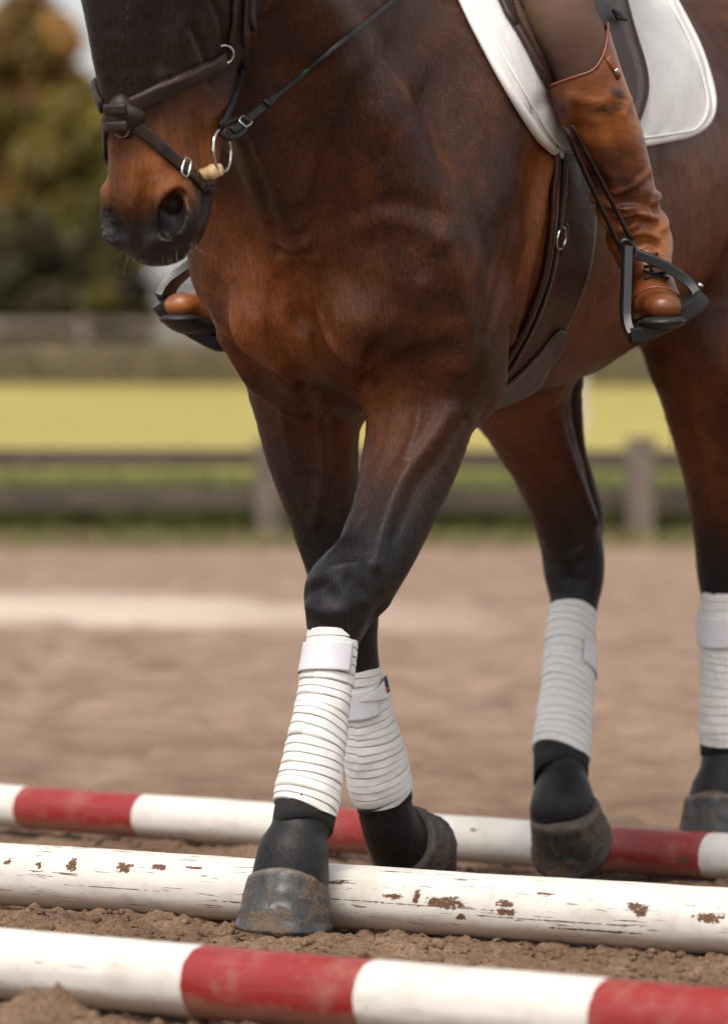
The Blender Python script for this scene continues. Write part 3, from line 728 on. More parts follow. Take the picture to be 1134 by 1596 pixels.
def tube(name, P, r, mat, parent, n=6, k=10, closed=False):
    P = np.asarray(P, float)
    if n > 1: P = catmull(np.vstack([P, P[:1]]) if closed else P, n)
    if closed: P = P[:-1]
    T = (np.roll(P, -1, 0) - np.roll(P, 1, 0)) if closed else np.gradient(P, axis=0)
    T /= np.linalg.norm(T, axis=1)[:, None] + 1e-12
    a = np.cross(T[0], [.31, .5, .81]); a /= np.linalg.norm(a); A = []
    for t in T: a = a - t * (a @ t); a /= np.linalg.norm(a); A.append(a.copy())
    A = np.array(A); Bn = np.cross(T, A); q = np.linspace(0, 2 * np.pi, k, endpoint=False); r = np.broadcast_to(np.asarray(r, float), (len(P),))
    if closed:                                   # undo the twist left at the seam
        e = A[-1] - T[0] * (A[-1] @ T[0]); ang = math.atan2(np.cross(e, A[0]) @ T[0], e @ A[0]); f = np.linspace(0, ang, len(P))[:, None]
        A, Bn = A * np.cos(f) + Bn * np.sin(f), Bn * np.cos(f) - A * np.sin(f)
    V = P[:, None] + r[:, None, None] * (np.cos(q)[None, :, None] * A[:, None] + np.sin(q)[None, :, None] * Bn[:, None])
    if not closed: V = np.concatenate([np.repeat(P[:1], k, 0)[None], V, np.repeat(P[-1:], k, 0)[None]], 0)
    return link(name, np_mesh(name, V.reshape(-1, 3), grid_faces(len(V), k, wrap_u=closed, wrap_v=True)), mat, parent)
def smooth_rows(X, it=2):
    X = np.array(X)
    for _ in range(it): X[1:-1] = .25 * X[:-2] + .5 * X[1:-1] + .25 * X[2:]
    return X
HEADONLY = False
def surf(pts, off=.001, n=14, it=3):           # pixel polyline laid on the horse
    C = catmull(np.array(pts, float), n); P, N = [], []
    for p in C:
        h = hit(p[0], p[1])
        if h is None or (HEADONLY and h[0].y > 7.64): continue
        P.append(np.array(h[0] + h[1] * off)); N.append(np.array(h[1]))
    return smooth_rows(P, it), smooth_rows(N, it + 2)
def ring_pts(c, nrm, r, n=28, up=(0, 0, 1), sx=1.0):
    nrm = np.array(nrm, float); nrm /= np.linalg.norm(nrm); a = np.cross(nrm, up); a /= np.linalg.norm(a); b = np.cross(nrm, a)
    q = np.linspace(0, 2 * np.pi, n, endpoint=False); return np.array(c) + r * (np.cos(q)[:, None] * a * sx + np.sin(q)[:, None] * b)
# head frame in the world
HB = np.array(body_to_world(np.array([hp(0, 0, 0)]))[0]); HF = body_to_world(np.array([hp(1, 0, 0)]))[0] - HB; HL = body_to_world(np.array([hp(0, 1, 0)]))[0] - HB; HU = body_to_world(np.array([hp(0, 0, 1)]))[0] - HB
def mirror_head(P, pos=True):
    P = np.asarray(P, float); r = P - HB if pos else P
    r = r - 2 * (r @ HL)[:, None] * HL; return r + HB if pos else r
def head_ray(f, l, z, d):                       # hit the head from outside, from direction d (head frame)
    o = HB + HF * f + HL * l + HU * z; dv = HF * d[0] + HL * d[1] + HU * d[2]; dv /= np.linalg.norm(dv)
    loc, nor, _, _ = HBVH.ray_cast(Vector(o + dv * .4), Vector(-dv)); return np.array(loc), np.array(nor)
HEADONLY = True
bridle = empty('bridle', tuple(HB)); tag(bridle, 'dark brown leather bridle with crossed noseband and snaffle bit', 'bridle')
def both(name, pts, width, thick, mat=None, off=.0012):
    P, N = surf(pts, off, it=8)
    width, thick = [np.interp(np.linspace(0, 1, len(P)), np.linspace(0, 1, np.size(q)), np.atleast_1d(q)) for q in (width, thick)]
    sweep(name, P, N, width, thick, mat or MAT['strap'], bridle)
    sweep(name, mirror_head(P)[::-1], mirror_head(N, False)[::-1], width, thick, mat or MAT['strap'], bridle); return P, N
Pn, Nn = both('nose_strap', [(204, 163), (235, 148), (275, 128), (315, 109), (349, 92)], np.array([.022, .026, .027, .023]), np.array([.006, .011, .011, .006]))
Pf, Nf = both('flash_strap', [(203, 192), (232, 212), (262, 240), (290, 266), (314, 287), (322, 298)], .0185, .0055)
# strap under the chin, joining both sides
c0, c1 = Pf[-1], mirror_head(Pf[-1:])[0]; ch = HB + HF * -.150 + HU * .090
Cc = catmull(np.array([c0, c0 * .62 + ch * .38 + HL * .018, ch, c1 * .62 + ch * .38 - HL * .018, c1]), 8); Nc = Cc - (HB + HF * -.07 + HU * .12); sweep('chin_strap', Cc, Nc, .0165, .0045, MAT['strap'], bridle)
# knot on the nose
def dome(name, c, n, u, a, b, h, mat, parent, seed=1):
    n = np.array(n) / np.linalg.norm(n); u = np.array(u) - n * (np.array(u) @ n); u /= np.linalg.norm(u); v = np.cross(n, u)
    nu, nv = 10, 32; R = np.linspace(1, 0.02, nu); q = np.linspace(0, 2 * np.pi, nv, endpoint=False)
    rr = 1 + .10 * np.cos(4 * q) ; X = []
    for r in R:
        zz = h * (1 - r ** 4) * (1 + .18 * np.cos(2 * q) * r + .12 * np.sin(q * 4) * r); X.append(np.array(c) + (np.cos(q) * rr * r * a)[:, None] * u + (np.sin(q) * rr * r * b)[:, None] * v + zz[:, None] * n)
    X = [X[0] - n * h] + X
    o = link(name, np_mesh(name, np.array(X).reshape(-1, 3), grid_faces(nu + 1, nv, wrap_v=True)), mat, parent)
    attr(o.data, 'across', np.zeros(len(o.data.vertices))); attr(o.data, 'along', np.zeros(len(o.data.vertices))); return o
kp, kn = hit(190, 182); dome('nose_knot', np.array(kp) - np.array(kn) * .001, kn, HU, .031, .029, .014, MAT['strap'], bridle)
for dz, w in ((.013, .036), (-.012, .034)):
    c = np.array(kp) + HU * dz; P = np.array([c + HL * x + HF * (.013 - 9.0 * x * x) for x in np.linspace(-w / 2, w / 2, 9)]); sweep('knot_band', P, np.tile(HF, (9, 1)), .015, .007, MAT['strap'], bridle)
tube('nose_ring', ring_pts(np.array(kp) - HU * .020 + HF * .004, HF, .0085, sx=1.4), .0012, MAT['brass'], bridle, 1, closed=True)
# buckle on the flash strap
i = len(Pf) // 2 + 4; bn = Nf[i] / np.linalg.norm(Nf[i]); bt = Pf[i + 1] - Pf[i - 1]; bt /= np.linalg.norm(bt); bs = np.cross(bt, bn)
tube('buckle', [Pf[i] + bn * .006 + bs * a * .0125 + bt * b * .0065 for a, b in ((-1, -1), (1, -1), (1, 1), (-1, 1))], .0013, MAT['steel'], bridle, 4, closed=True)
sweep('keeper', Pf[i + 8:i + 12], Nf[i + 8:i + 12], .0195, .0070, MAT['strap'], bridle)
# cheek rings and cheek pieces
rp = Pn[-1] + Nn[-1] / np.linalg.norm(Nn[-1]) * .005
for P0, N0 in ((rp, Nn[-1]), (mirror_head(rp[None])[0], mirror_head(Nn[-1][None], False)[0])):
    tube('cheek_ring', ring_pts(P0 + HU * .008, N0, .0135), .0018, MAT['steel'], bridle, 1, closed=True)
both('cheek_strap', [(364, -70), (363, -20), (362, 30), (358, 66)], .0105, .004)
Pc, Nc2 = both('cheek_piece', [(384, -70), (382, 0), (380, 70), (377, 110), (374, 140)], .0135, .0045)
both('cheek_keeper', [(386, -30), (386, 0), (387, 30), (390, 42)], .011, .009)
# bit
def mouth(sd):
    c = HB + HF * -.128 + HL * (.079 * sd) + HU * .147; nrm = HL * sd - HF * .22
    tube('bit_ring', ring_pts(c, nrm, .031, 36), .0021, MAT['steel'], bridle, 1, closed=True)
    a = HB + HF * -.105 + HL * (.040 * sd) + HU * .112; e = c - HU * .026 + HF * .010 + HL * .004 * sd
    tube('bit_end', [a, a * .5 + e * .5, e], np.concatenate([np.linspace(.0075, .0095, 8), np.linspace(.0115, .0085, 5)]), MAT['bit'], bridle, 6, 14)
    return c
cl = mouth(1); cr = mouth(-1)
tube('mouthpiece', [HB + HF * -.095 + HL * .045 + HU * .135, HB + HF * -.092 + HU * .132, HB + HF * -.095 - HL * .045 + HU * .135], .008, MAT['bit'], bridle, 5)
def drop_strap(P0, c):
    top = c + HU * .034; C = catmull(np.array([P0, P0 * .5 + top * .5 + HL * .004 * np.sign((c - HB) @ HL), top]), 6); sweep('cheek_piece_end', C, np.tile((c - HB) @ HL * HL, (len(C), 1)), .012, .005, MAT['strap_black'], bridle)
drop_strap(Pc[-1], cl); drop_strap(mirror_head(Pc[-1:])[0], cr)
# reins
def rein(c, hand, sd):
    a = c + HU * .024 - HF * .028; hand = np.array(hand); d = hand - a; t = np.linspace(0, 1, 60)[:, None]
    P = a + d * t
    if sd > 0:                                   # lies along the side of the neck
        for k in range(60):
            v = P[k] - np.array(CAM); L_ = np.linalg.norm(v); loc, nor, _, dd = HBVH.ray_cast(CAM, Vector(v / L_))
            if loc is not None and dd - .008 < L_: P[k] = np.array(CAM) + v / L_ * (dd - .008)
        P = smooth_rows(P, 3)
    N = np.cross(d, np.cross(np.array([0, -1., 0]), d)); N = np.tile(N, (60, 1))
    w = np.where(t[:, 0] < .17, .0125, .0085); sweep('rein', P, N, w, .0042, MAT['strap_black'], bridle)
    L = np.linalg.norm(d); u = d / L
    hk = a + u * .004; nn = np.cross(u, [0, -1, 0]); nn /= np.linalg.norm(nn); f = np.array([0, -1., 0])
    tube('rein_hook', [hk - u * .022 + nn * .004, hk - u * .026 - nn * .009, hk - u * .012 - nn * .015, hk + u * .022 - nn * .011, hk + u * .034 - nn * .004, hk + u * .024 + nn * .009, hk + nn * .010], .0046, MAT['strap_black'], bridle, 5, 10, closed=True)
    for q in (.038, .105):
        sweep('rein_keeper', np.array([hk + u * (q + x) - f * 0 for x in (-.005, 0, .005)]), np.tile(N[0], (3, 1)), .015, .009, MAT['strap_black'], bridle)
    tube('rein_buckle', [hk + u * .030 + f * .009 + nn * .008, hk + u * .050 + f * .009 + nn * .008, hk + u * .050 + f * .009 - nn * .006, hk + u * .030 + f * .009 - nn * .006], .0014, MAT['steel'], bridle, 3, closed=True)
rein(cl, W(700, -70, 8.1), 1); rein(cr, B(.25, -.22, 1.52), -1)

# ---- saddle pad, saddle, girth
HEADONLY = False
def loft(Lc, Rc, nu, nv):
    a = catmull(np.array(Lc, float), 12); b = catmull(np.array(Rc, float), 12)
    def res(c):
        l = np.concatenate([[0], np.cumsum(np.linalg.norm(np.diff(c, axis=0), axis=1))]); l /= l[-1]; v = np.linspace(0, 1, nv); return np.stack([np.interp(v, l, c[:, 0]), np.interp(v, l, c[:, 1])], 1)
    a, b = res(a), res(b); u = np.linspace(0, 1, nu)[None, :, None]; return a[:, None] * (1 - u) + b[:, None] * u
def drape(px, off, smooth=6):
    P = np.zeros(px.shape[:2] + (3,)); N = np.zeros_like(P); last = None
    for i in range(px.shape[0]):
        for j in range(px.shape[1]):
            h = hit(*px[i, j])
            if h is None:
                q_ = HBVH.find_nearest(W(px[i, j][0], px[i, j][1], 8.25)); h = (q_[0], q_[1])
            last = h; P[i, j] = h[0]; N[i, j] = h[1]
    for _ in range(smooth):
        for X in (P, N):
            X[1:-1] = .25 * X[:-2] + .5 * X[1:-1] + .25 * X[2:]; X[:, 1:-1] = .25 * X[:, :-2] + .5 * X[:, 1:-1] + .25 * X[:, 2:]
    N /= np.linalg.norm(N, axis=-1)[..., None]; return P + N * off, N
def slab(name, P, N, thick, mat, parent, mirror=False, relief=None):
    if mirror:
        r = P - np.array(O0); l = np.array(LF); P = P - 2 * (r @ l)[..., None] * l; N = N - 2 * (N @ l)[..., None] * l; P = P[:, ::-1]; N = N[:, ::-1]
    nv, nu = P.shape[:2]; T = P + N * (thick if relief is None else (thick + relief[:, ::-1] if mirror else thick + relief)[..., None])
    T = np.pad(T, ((1, 1), (1, 1), (0, 0)), mode='edge'); Bt = np.pad(P, ((1, 1), (1, 1), (0, 0)), mode='edge'); T[0], T[-1], T[:, 0], T[:, -1] = Bt[0], Bt[-1], Bt[:, 0], Bt[:, -1]
    T2 = np.concatenate([T, Bt[:, ::-1] * 0 + Bt], 0)[:T.shape[0]]
    me = np_mesh(name, T2.reshape(-1, 3), grid_faces(T2.shape[0], T2.shape[1]))
    ac = np.tile(np.linspace(-1, 1, T2.shape[1]), T2.shape[0]); ln_ = np.linalg.norm(np.diff(P[:, P.shape[1] // 2], axis=0), axis=1).sum(); al = np.repeat(np.linspace(0, ln_, T2.shape[0]), T2.shape[1]); attr(me, 'across', ac); attr(me, 'along', al)
    return link(name, me, mat, parent)
def mirror_body(P):
    P = np.asarray(P, float); l = np.array(LF); return P - 2 * ((P - np.array(O0)) @ l)[..., None] * l
def mat_pad():
    m = NT('white_pad_cloth'); c = m.coord(); w = m.noise(m.mapping(c, (30, 30, 9)), 1.0, 4, .5, .5); f = m.noise(c, 900, 2); d = m.noise(c, 14, 5)
    return m.done(m.mix(d, (.56, .545, .535), (.72, .705, .695)), .72, m.bump(f, .15, .001, m.bump(w, .35, .012)), Sheen__Weight=.1)
MAT['pad'] = mat_pad(); MAT['binding'] = mat_plain('white_binding', (.74, .725, .70), .7, .3, 300, .05)
pad = empty('saddle_pad', B(.5, 0, 1.5)); tag(pad, 'white quilted saddle pad with piped edge under the saddle', 'saddle pad')
PADL = [(655, -110), (690, -60), (715, 0), (757, 88), (800, 165), (835, 218), (868, 247)]; PADR = [(985, -110), (1015, -60), (1042, 0), (1078, 70), (1098, 130), (1104, 168), (1092, 198), (1062, 211)]
pp, pn = drape(loft(PADL, PADR, 46, 50), .003)
uu, vv = np.meshgrid(np.linspace(0, 1, 46), np.linspace(0, 1, 50)); 
rel = .0012 * np.abs(np.sin(uu * 9 + vv * 3)) ** .5 * np.abs(np.sin(vv * 10 + uu * 2.5)) ** .35 + .0042 * fbm(uu * 7 + vv * 3, vv * 4, None, 3, 4) * sstep(.40, .6, uu) - .006 * np.exp(-((vv - .40 + .25 * (uu - .7)) / .022) ** 2) * sstep(.5, .6, uu) - .005 * np.exp(-((vv - .80 + .5 * uu) / .02) ** 2) * sstep(.3, .15, uu)
for mi in (False, True): slab('cloth', pp, pn, .010, MAT['pad'], pad, mi, rel)
edge = np.concatenate([pp[:, 0], pp[-1, 1:], pp[::-1, -1][1:]]) + np.concatenate([pn[:, 0], pn[-1, 1:], pn[::-1, -1][1:]]) * .006
edge = smooth_rows(edge, 2)
tube('binding', edge, .0072, MAT['binding'], pad, 1); tube('binding', mirror_body(edge), .0072, MAT['binding'], pad, 1)
inner = np.concatenate([pp[:-2, 2], pp[-3, 2:-2], pp[::-1, -3][2:]]) + np.concatenate([pn[:-2, 2], pn[-3, 2:-2], pn[::-1, -3][2:]]) * .0128
tube('piping', smooth_rows(inner, 3), .0024, MAT['binding'], pad, 1); tube('piping', mirror_body(smooth_rows(inner, 3)), .0024, MAT['binding'], pad, 1)

saddle = empty('saddle', B(.5, 0, 1.55)); tag(saddle, 'dark brown leather saddle with padded knee block and long flaps', 'saddle')
FL = [(735, -110), (752, -55), (768, 0), (796, 58), (832, 125), (866, 188), (888, 236)]; FR = [(950, -110), (956, -50), (962, 20), (976, 75), (989, 115), (988, 160), (955, 236)]
fp_, fn_ = drape(loft(FL, FR, 30, 40), .016)
for mi in (False, True): slab('flap', fp_, fn_, .008, MAT['saddle'], saddle, mi)
fe = smooth_rows(np.concatenate([fp_[:, 0], fp_[-1, 1:], fp_[::-1, -1][1:]]) + np.concatenate([fn_[:, 0], fn_[-1, 1:], fn_[::-1, -1][1:]]) * .005, 2)
tube('flap_edge', fe, .0055, MAT['saddle'], saddle, 1); tube('flap_edge', mirror_body(fe), .0055, MAT['saddle'], saddle, 1)
kb = catmull(np.array([(806, -90), (815, -30), (824, 30), (838, 88), (854, 145), (868, 195), (876, 222)], float), 8)
KP = np.array([np.array(hit(*p)[0]) + np.array(hit(*p)[1]) * .052 for p in kb]); KP = smooth_rows(KP, 4)
kr = np.interp(np.linspace(0, 1, len(KP)), [0, .35, .50, .56, .62, .85, 1], [.028, .029, .026, .020, .025, .020, .008])
tube('knee_block', KP, kr, MAT['saddle'], saddle, 1, 16); tube('knee_block', mirror_body(KP), kr, MAT['saddle'], saddle, 1, 16)
kb2 = KP - np.array(LF) * .010 + np.array(BK) * -.026
tube('block_welt', kb2, .010, MAT['saddle'], saddle, 1); tube('block_welt', mirror_body(kb2), .008, MAT['saddle'], saddle, 1)
bh = [hit(*p) for p in ((936, 40), (946, 43), (956, 48))]; sweep('billet_end', [np.array(h[0]) + np.array(h[1]) * .03 for h in bh], [np.array(h[1]) for h in bh], [.020, .020, .008], .005, MAT['strap'], saddle)
lp = [hit(*p) for p in ((766, -30), (776, 10), (786, 38), (791, 52))]; sweep('front_strap', smooth_rows([np.array(h[0]) + np.array(h[1]) * .020 for h in lp], 1), [np.array(h[1]) for h in lp], [.03, .028, .02, .008], .007, MAT['strap'], saddle)
# seat and panels above the frame
def seat():
    g = SDF((.1, -.25, 1.38), (.95, .25, 1.75), .008)
    g.chain([(.28, 0, 1.62, .05), (.40, 0, 1.56, .09), (.60, 0, 1.55, .10), (.78, 0, 1.60, .07)], .05, (0, 1, 0)); g.chain([(.80, -.12, 1.60, .03), (.86, 0, 1.63, .035), (.80, .12, 1.60, .03)], .05)
    for sd in (1, -1): g.chain([(.35, .09 * sd, 1.52, .05), (.7, .12 * sd, 1.52, .05)], .05)
    V, Q = g.mesh(); o = link('seat', np_mesh('seat', body_to_world(V), Q), MAT['saddle'], saddle); attr(o.data, 'across', np.zeros(len(V))); attr(o.data, 'along', np.zeros(len(V)))
seat()
girth = empty('girth', B(.47, 0, .8)); tag(girth, 'brown leather girth with a ring and belly guard behind the elbow', 'girth')
def girth_pt(s, ph, off):
    o = B(s, 0, 1.10); d = BV(0, math.cos(ph), math.sin(ph)); loc, nor, _, _ = HBVH.ray_cast(o, d); return np.array(loc) + np.array(d) * off
def girth_sheet(name, prs, off, thick, mat, a0, a1, n=60, m=14):
    phs = np.linspace(a0, a1, n); P = np.zeros((n, m, 3)); N = np.zeros_like(P); q = np.linspace(0, 1, len(prs))
    for i, ph in enumerate(phs):
        t = i / (n - 1); s0 = np.interp(t, q, [x[0] for x in prs]); s1 = np.interp(t, q, [x[1] for x in prs])
        for j in range(m):
            s = s0 + (s1 - s0) * j / (m - 1); P[i, j] = girth_pt(s, ph, off); N[i, j] = np.array(BV(0, math.cos(ph), math.sin(ph)))
    for _ in range(4):
        P[1:-1] = .25 * P[:-2] + .5 * P[1:-1] + .25 * P[2:]; P[:, 1:-1] = .25 * P[:, :-2] + .5 * P[:, 1:-1] + .25 * P[:, 2:]
    slab(name, P, N, thick, mat, girth); return P, N
R_ = math.radians
prs = [(x - .040, y + .028) for x, y in [(.385, .475), (.375, .47), (.385, .475), (.405, .49), (.44, .505), (.45, .515), (.44, .505), (.405, .49), (.385, .475), (.375, .47), (.385, .475)]]
gp, gn = girth_sheet('girth_strap', prs, .003, .009, MAT['girth'], R_(38), R_(-218), 120)
for j in (0, -1): tube('girth_edge', smooth_rows(gp[:, j] + gn[:, j] * .006, 2), .0048, MAT['girth'], girth, 1)
ov = [(x + .018, y - .004) for x, y in prs]; gp2, gn2 = girth_sheet('girth_overlay', ov[:5], .013, .004, MAT['girth'], R_(20), R_(-66), 60)
tube('overlay_welt', smooth_rows(gp2[:, 0] + gn2[:, 0] * .003, 2), .0026, MAT['strap_black'], girth, 1)
gd = [(.48, .51), (.45, .555), (.42, .60), (.41, .62), (.42, .60), (.45, .555), (.48, .51)]; gp3, gn3 = girth_sheet('belly_guard', gd, .0185, .005, MAT['guard'], R_(-42), R_(-138), 70, 18)
for j in (0, -1): tube('guard_welt', smooth_rows(gp3[:, j] + gn3[:, j] * .003, 2), .003, MAT['guard'], girth, 1)
rc = gp2[20, 0] + gn2[20, 0] * .008
tube('girth_ring', ring_pts(rc, gn2[20, 0], .0175), .0023, MAT['steel'], girth, 1, closed=True)
dome('ring_patch', gp2[20, 2] + gn2[20, 2] * .003, gn2[20, 2], (0, 0, 1), .026, .020, .004, MAT['girth'], girth)

# ------------------------------------------------------------------ rider
def mat_breeches():
    m = NT('taupe_breeches'); c = m.coord(); a = m.n('Attribute', _attribute_name='patch'); n = m.noise(c, 700, 3); b = m.noise(c, 9, 4)
    col = m.mix(b, (.088, .044, .030), (.130, .070, .048)); col = m.mix(a.outputs['Fac'], col, (.085, .050, .018))
    return m.done(col, .85, m.bump(n, .2, .001, m.bump(b, .3, .02)))
MAT['breeches'] = mat_breeches()
def mat_boot():
    m = NT('tan_boot_leather'); c = m.coord(); n = m.noise(c, 11, 3, .5, .2); f = m.noise(c, 160, 4); b = m.noise(m.mapping(c, (9, 9, 24)), 1, 3, .5, .3)
    col = m.ramp(n, [(.28, (.05, .013, .005)), (.44, (.16, .044, .010)), (.60, (.30, .092, .020)), (.78, (.42, .16, .048))])
    sc = m.ramp(b, [(.60, 0), (.72, .9)]); col = m.mix(sc, col, (.020, .010, .007))
    return m.done(col, m.ramp(n, [(.3, .36), (.7, .50)]), m.bump(f, .12, .001, m.bump(b, .35, .012)), Coat__Weight=.15, Coat__Roughness=.3)
MAT['boot'] = mat_boot(); MAT['boot_trim'] = mat_plain('boot_trim', (.17, .048, .018), .45, .2, 120, .15); MAT['sole'] = mat_plain('boot_sole', (.010, .009, .009), .55, .3, 200, .2); MAT['lace'] = mat_plain('boot_lace', (.012, .010, .009), .6, .3, 400, .2)
def bpt(px, py, d): return toB(W(px, py, d))
KNEE = bpt(870, -5, 8.12); CALF = bpt(909, 120, 8.12); SHIN = bpt(950, 230, 8.17); ANK = bpt(1000, 380, 8.255); HEEL = bpt(1000, 460, 8.36); BALL = bpt(1022, 476, 8.17); TOE = bpt(1033, 478, 8.10)
def mir(p): return (p[0], -p[1]) + tuple(p[2:])
LEGP = (KNEE, CALF, SHIN, ANK, HEEL, BALL, TOE)
LEGR = (mir(KNEE), mir(CALF), bpt(395, 250, 8.50), bpt(378, 405, 8.53), bpt(392, 474, 8.60), bpt(318, 486, 8.42), bpt(284, 476, 8.37))
def rider():
    g = SDF((-.02, -.48, .95), (1.02, .48, 1.92), .0075)
    for m_, L_ in ((lambda p: p, LEGP), (mir, LEGR)):
        K_, C_, S_, A_ = L_[:4]
        g.chain([m_((.74, .10, 1.70, .12)), m_((.55, .20, 1.60, .098)), K_ + (.058,), (C_[0], C_[1], C_[2] + .02, .052), S_ + (.046,), A_ + (.036,)], .03, n=8)
    g.ell((.74, 0, 1.76), (.13, .19, .14), .06); g.chain([(.74, 0, 1.80, .13), (.73, 0, 1.90, .12)], .05)
    V, Q = g.mesh(); V = relax(V, Q, 2)
    o = link('person', np_mesh('person', body_to_world(V), Q), MAT['breeches'])
    k = np.array(KNEE); d = V - np.array([k[0], 0, 0]); inner = sstep(.0, -.035, np.abs(V[:, 1]) - .285) * sstep(1.9, 1.6, V[:, 2]); fr = sstep(.03, -.03, V[:, 0] - (k[0] - .025 + (1.45 - V[:, 2]) * .25))
    attr(o.data, 'patch', np.clip(fr * sstep(.285, .26, np.abs(V[:, 1])) * .7, 0, 1)); tag(o, 'rider in taupe breeches and tall tan lace boots sitting on the horse', 'person'); return o
PERSON = rider()
def boot(m_, seed, pts=None):
    KNEE, CALF, SHIN, ANK, HEEL, BALL, TOE = pts or LEGP
    lo = np.minimum.reduce([np.array(p) for p in (KNEE, CALF, SHIN, ANK, HEEL, BALL, TOE)]) - .11; hi = np.maximum.reduce([np.array(p) for p in (KNEE, CALF, SHIN, ANK, HEEL, BALL, TOE)]) + .11
    g = SDF(lo, hi, .0042)
    top = np.array(CALF) + (np.array(KNEE) - np.array(CALF)) * 1.0; fold = lambda a, b, t: tuple(np.array(a) * (1 - t) + np.array(b) * t)
    g.chain([m_(tuple(top) + (.062,)), m_(CALF + (.061,)), m_(fold(CALF, SHIN, .5) + (.060,)), m_(SHIN + (.057,)), m_(fold(SHIN, ANK, .55) + (.048,)), m_(ANK + (.043,))], .02, n=8)
    g.chain([m_(HEEL + (.032,)), m_(fold(HEEL, BALL, .45) + (.033,)), m_(BALL + (.036, .80)), m_(TOE + (.030, .72))], .03, (0, 0, 1))
    g.chain([m_(ANK + (.042,)), m_(fold(ANK, BALL, .55) + (.036,)), m_(BALL + (.031,))], .03)
    for t, r in ((.45, .051), (.62, .049), (.80, .046), (.95, .045)):          # slack leather folds above the ankle
        c = np.array(fold(SHIN, ANK, t)); ax = np.array(ANK) - np.array(SHIN); ax /= np.linalg.norm(ax); a = np.cross(ax, [0, 1, 0]); a /= np.linalg.norm(a); b = np.cross(ax, a); ph = t * 13
        g.chain([m_(tuple(c + r * (a * math.cos(q) + b * math.sin(q)) + ax * .010 * math.sin(q * 2 + ph)) + (.0062,)) for q in np.linspace(ph, ph + 4.4, 9)], .010)
    V, Q = g.mesh(); V = relax(V, Q, 1)
    if seed == 1:
        bw = body_to_world(V); V = V + vnormals(V, Q) * sculpt(bw, bvh_of(bw, Q), [([(955, 302), (985, 288), (1012, 266)], .005, -.006), ([(965, 312), (990, 298), (1014, 280)], .007, .004), ([(958, 322), (990, 316), (1022, 326)], .007, .007), ([(962, 336), (995, 331), (1022, 340)], .005, -.007),
            ([(972, 351), (1000, 346), (1024, 354)], .006, .006), ([(982, 365), (1005, 362), (1024, 371)], .005, -.006), ([(890, 152), (930, 160), (950, 150)], .010, -.004), ([(972, 178), (984, 150)], .008, -.004), ([(995, 384), (1010, 380), (1024, 388)], .006, .005),
            ([(900, 200), (920, 260), (950, 310)], .014, .004), ([(930, 190), (960, 250), (985, 280)], .012, -.003)])[:, None]
    # cut the top: high on the outside of the leg, dipping at the front
    K, C_ = np.array(m_(tuple(top))), np.array(m_(CALF)); ax = (K - C_) / np.linalg.norm(K - C_); sd = 1 if seed == 1 else -1
    out = np.array([.05, sd, 0.]); out -= ax * (out @ ax); out /= np.linalg.norm(out); fw = np.cross(ax, out) * sd; fw = fw if fw[0] < 0 else -fw
    def cut(p):
        r = p - C_; o_, f_ = r @ out, r @ fw; az = np.arctan2(f_, o_); return r @ ax - (.002 + .068 * np.clip(np.cos(az + .45), 0, 1) ** 2.0)
    keep = (cut(V) < 0)[Q].all(1); used = np.unique(Q[keep]); mp = np.full(len(V), -1); mp[used] = np.arange(len(used))
    o = link('boot', np_mesh('boot', body_to_world(V[used]), mp[Q[keep]]), MAT['boot'], PERSON)
    bv = BVHTree.FromPolygons([tuple(v) for v in V], [tuple(int(i) for i in q) for q in Q]); rim = []
    for q in np.linspace(0, 2 * np.pi, 40, endpoint=False):
        h = .002 + .068 * max(0, math.cos(q + .45)) ** 2.0; dr = out * math.cos(q) + fw * math.sin(q); loc, nor, _, _ = bv.ray_cast(Vector(C_ + ax * h), Vector(dr))
        rim.append(np.array(loc) if loc is not None else C_ + ax * h + dr * .06)
    rim = np.array(rim); tube('top_trim', body_to_world(rim), .0024, MAT['boot_trim'], o, 2, 8, closed=True)
    # sole
    g2 = SDF(lo - .02, hi, .0042); dn = np.array([0, 0, -1.]); hT, hB, hH = np.array(m_(TOE)), np.array(m_(BALL)), np.array(m_(HEEL))
    ft = hT - hH; ft /= np.linalg.norm(ft); nrm = np.cross(ft, [0, 1, 0]); nrm = nrm if nrm[2] > 0 else -nrm; nrm /= np.linalg.norm(nrm)
    g2.chain([tuple(hH - nrm * .030) + (.034, .22), tuple(hB - nrm * .029) + (.041, .26), tuple(hT - nrm * .022 + ft * .004) + (.036, .30)], .01, nrm); g2.chain([tuple(hH - nrm * .042 - ft * .005) + (.03, .4), tuple(hH - nrm * .042 + ft * .03) + (.03, .4)], .006, nrm)
    V2, Q2 = g2.mesh(); link('sole', np_mesh('sole', body_to_world(V2), Q2), MAT['sole'], o)
    wb = BVHTree.FromPolygons([tuple(v) for v in body_to_world(V)], [tuple(int(i) for i in q) for q in Q])
    if seed == 1:                              # laces over the instep
        for l_ in ([(1000, 394), (1012, 398), (1024, 396)], [(1002, 404), (1016, 409), (1032, 407)], [(1003, 416), (1018, 414), (1034, 418)], [(1003, 423), (1020, 428), (1038, 424)], [(1004, 436), (1020, 431), (1040, 435)], [(1012, 398), (1010, 410), (1016, 424)]):
            pts_ = [hit(*p, wb) for p in catmull(np.array(l_, float), 4)]; pts_ = [np.array(h[0] + h[1] * .0022) for h in pts_ if h]
            if len(pts_) > 3: tube('lace', np.array(pts_), .0021, MAT['lace'], o, 1, 6)
    if seed == 1:                              # toe cap seam
        cs = [hit(*p, wb) for p in catmull(np.array([(990, 462), (1004, 452), (1024, 448), (1044, 452), (1058, 462)], float), 6)]; cs = [np.array(h[0] + h[1] * .0008) for h in cs if h]
        if len(cs) > 4: tube('cap_seam', np.array(cs), .0022, MAT['boot'], o, 1, 6)
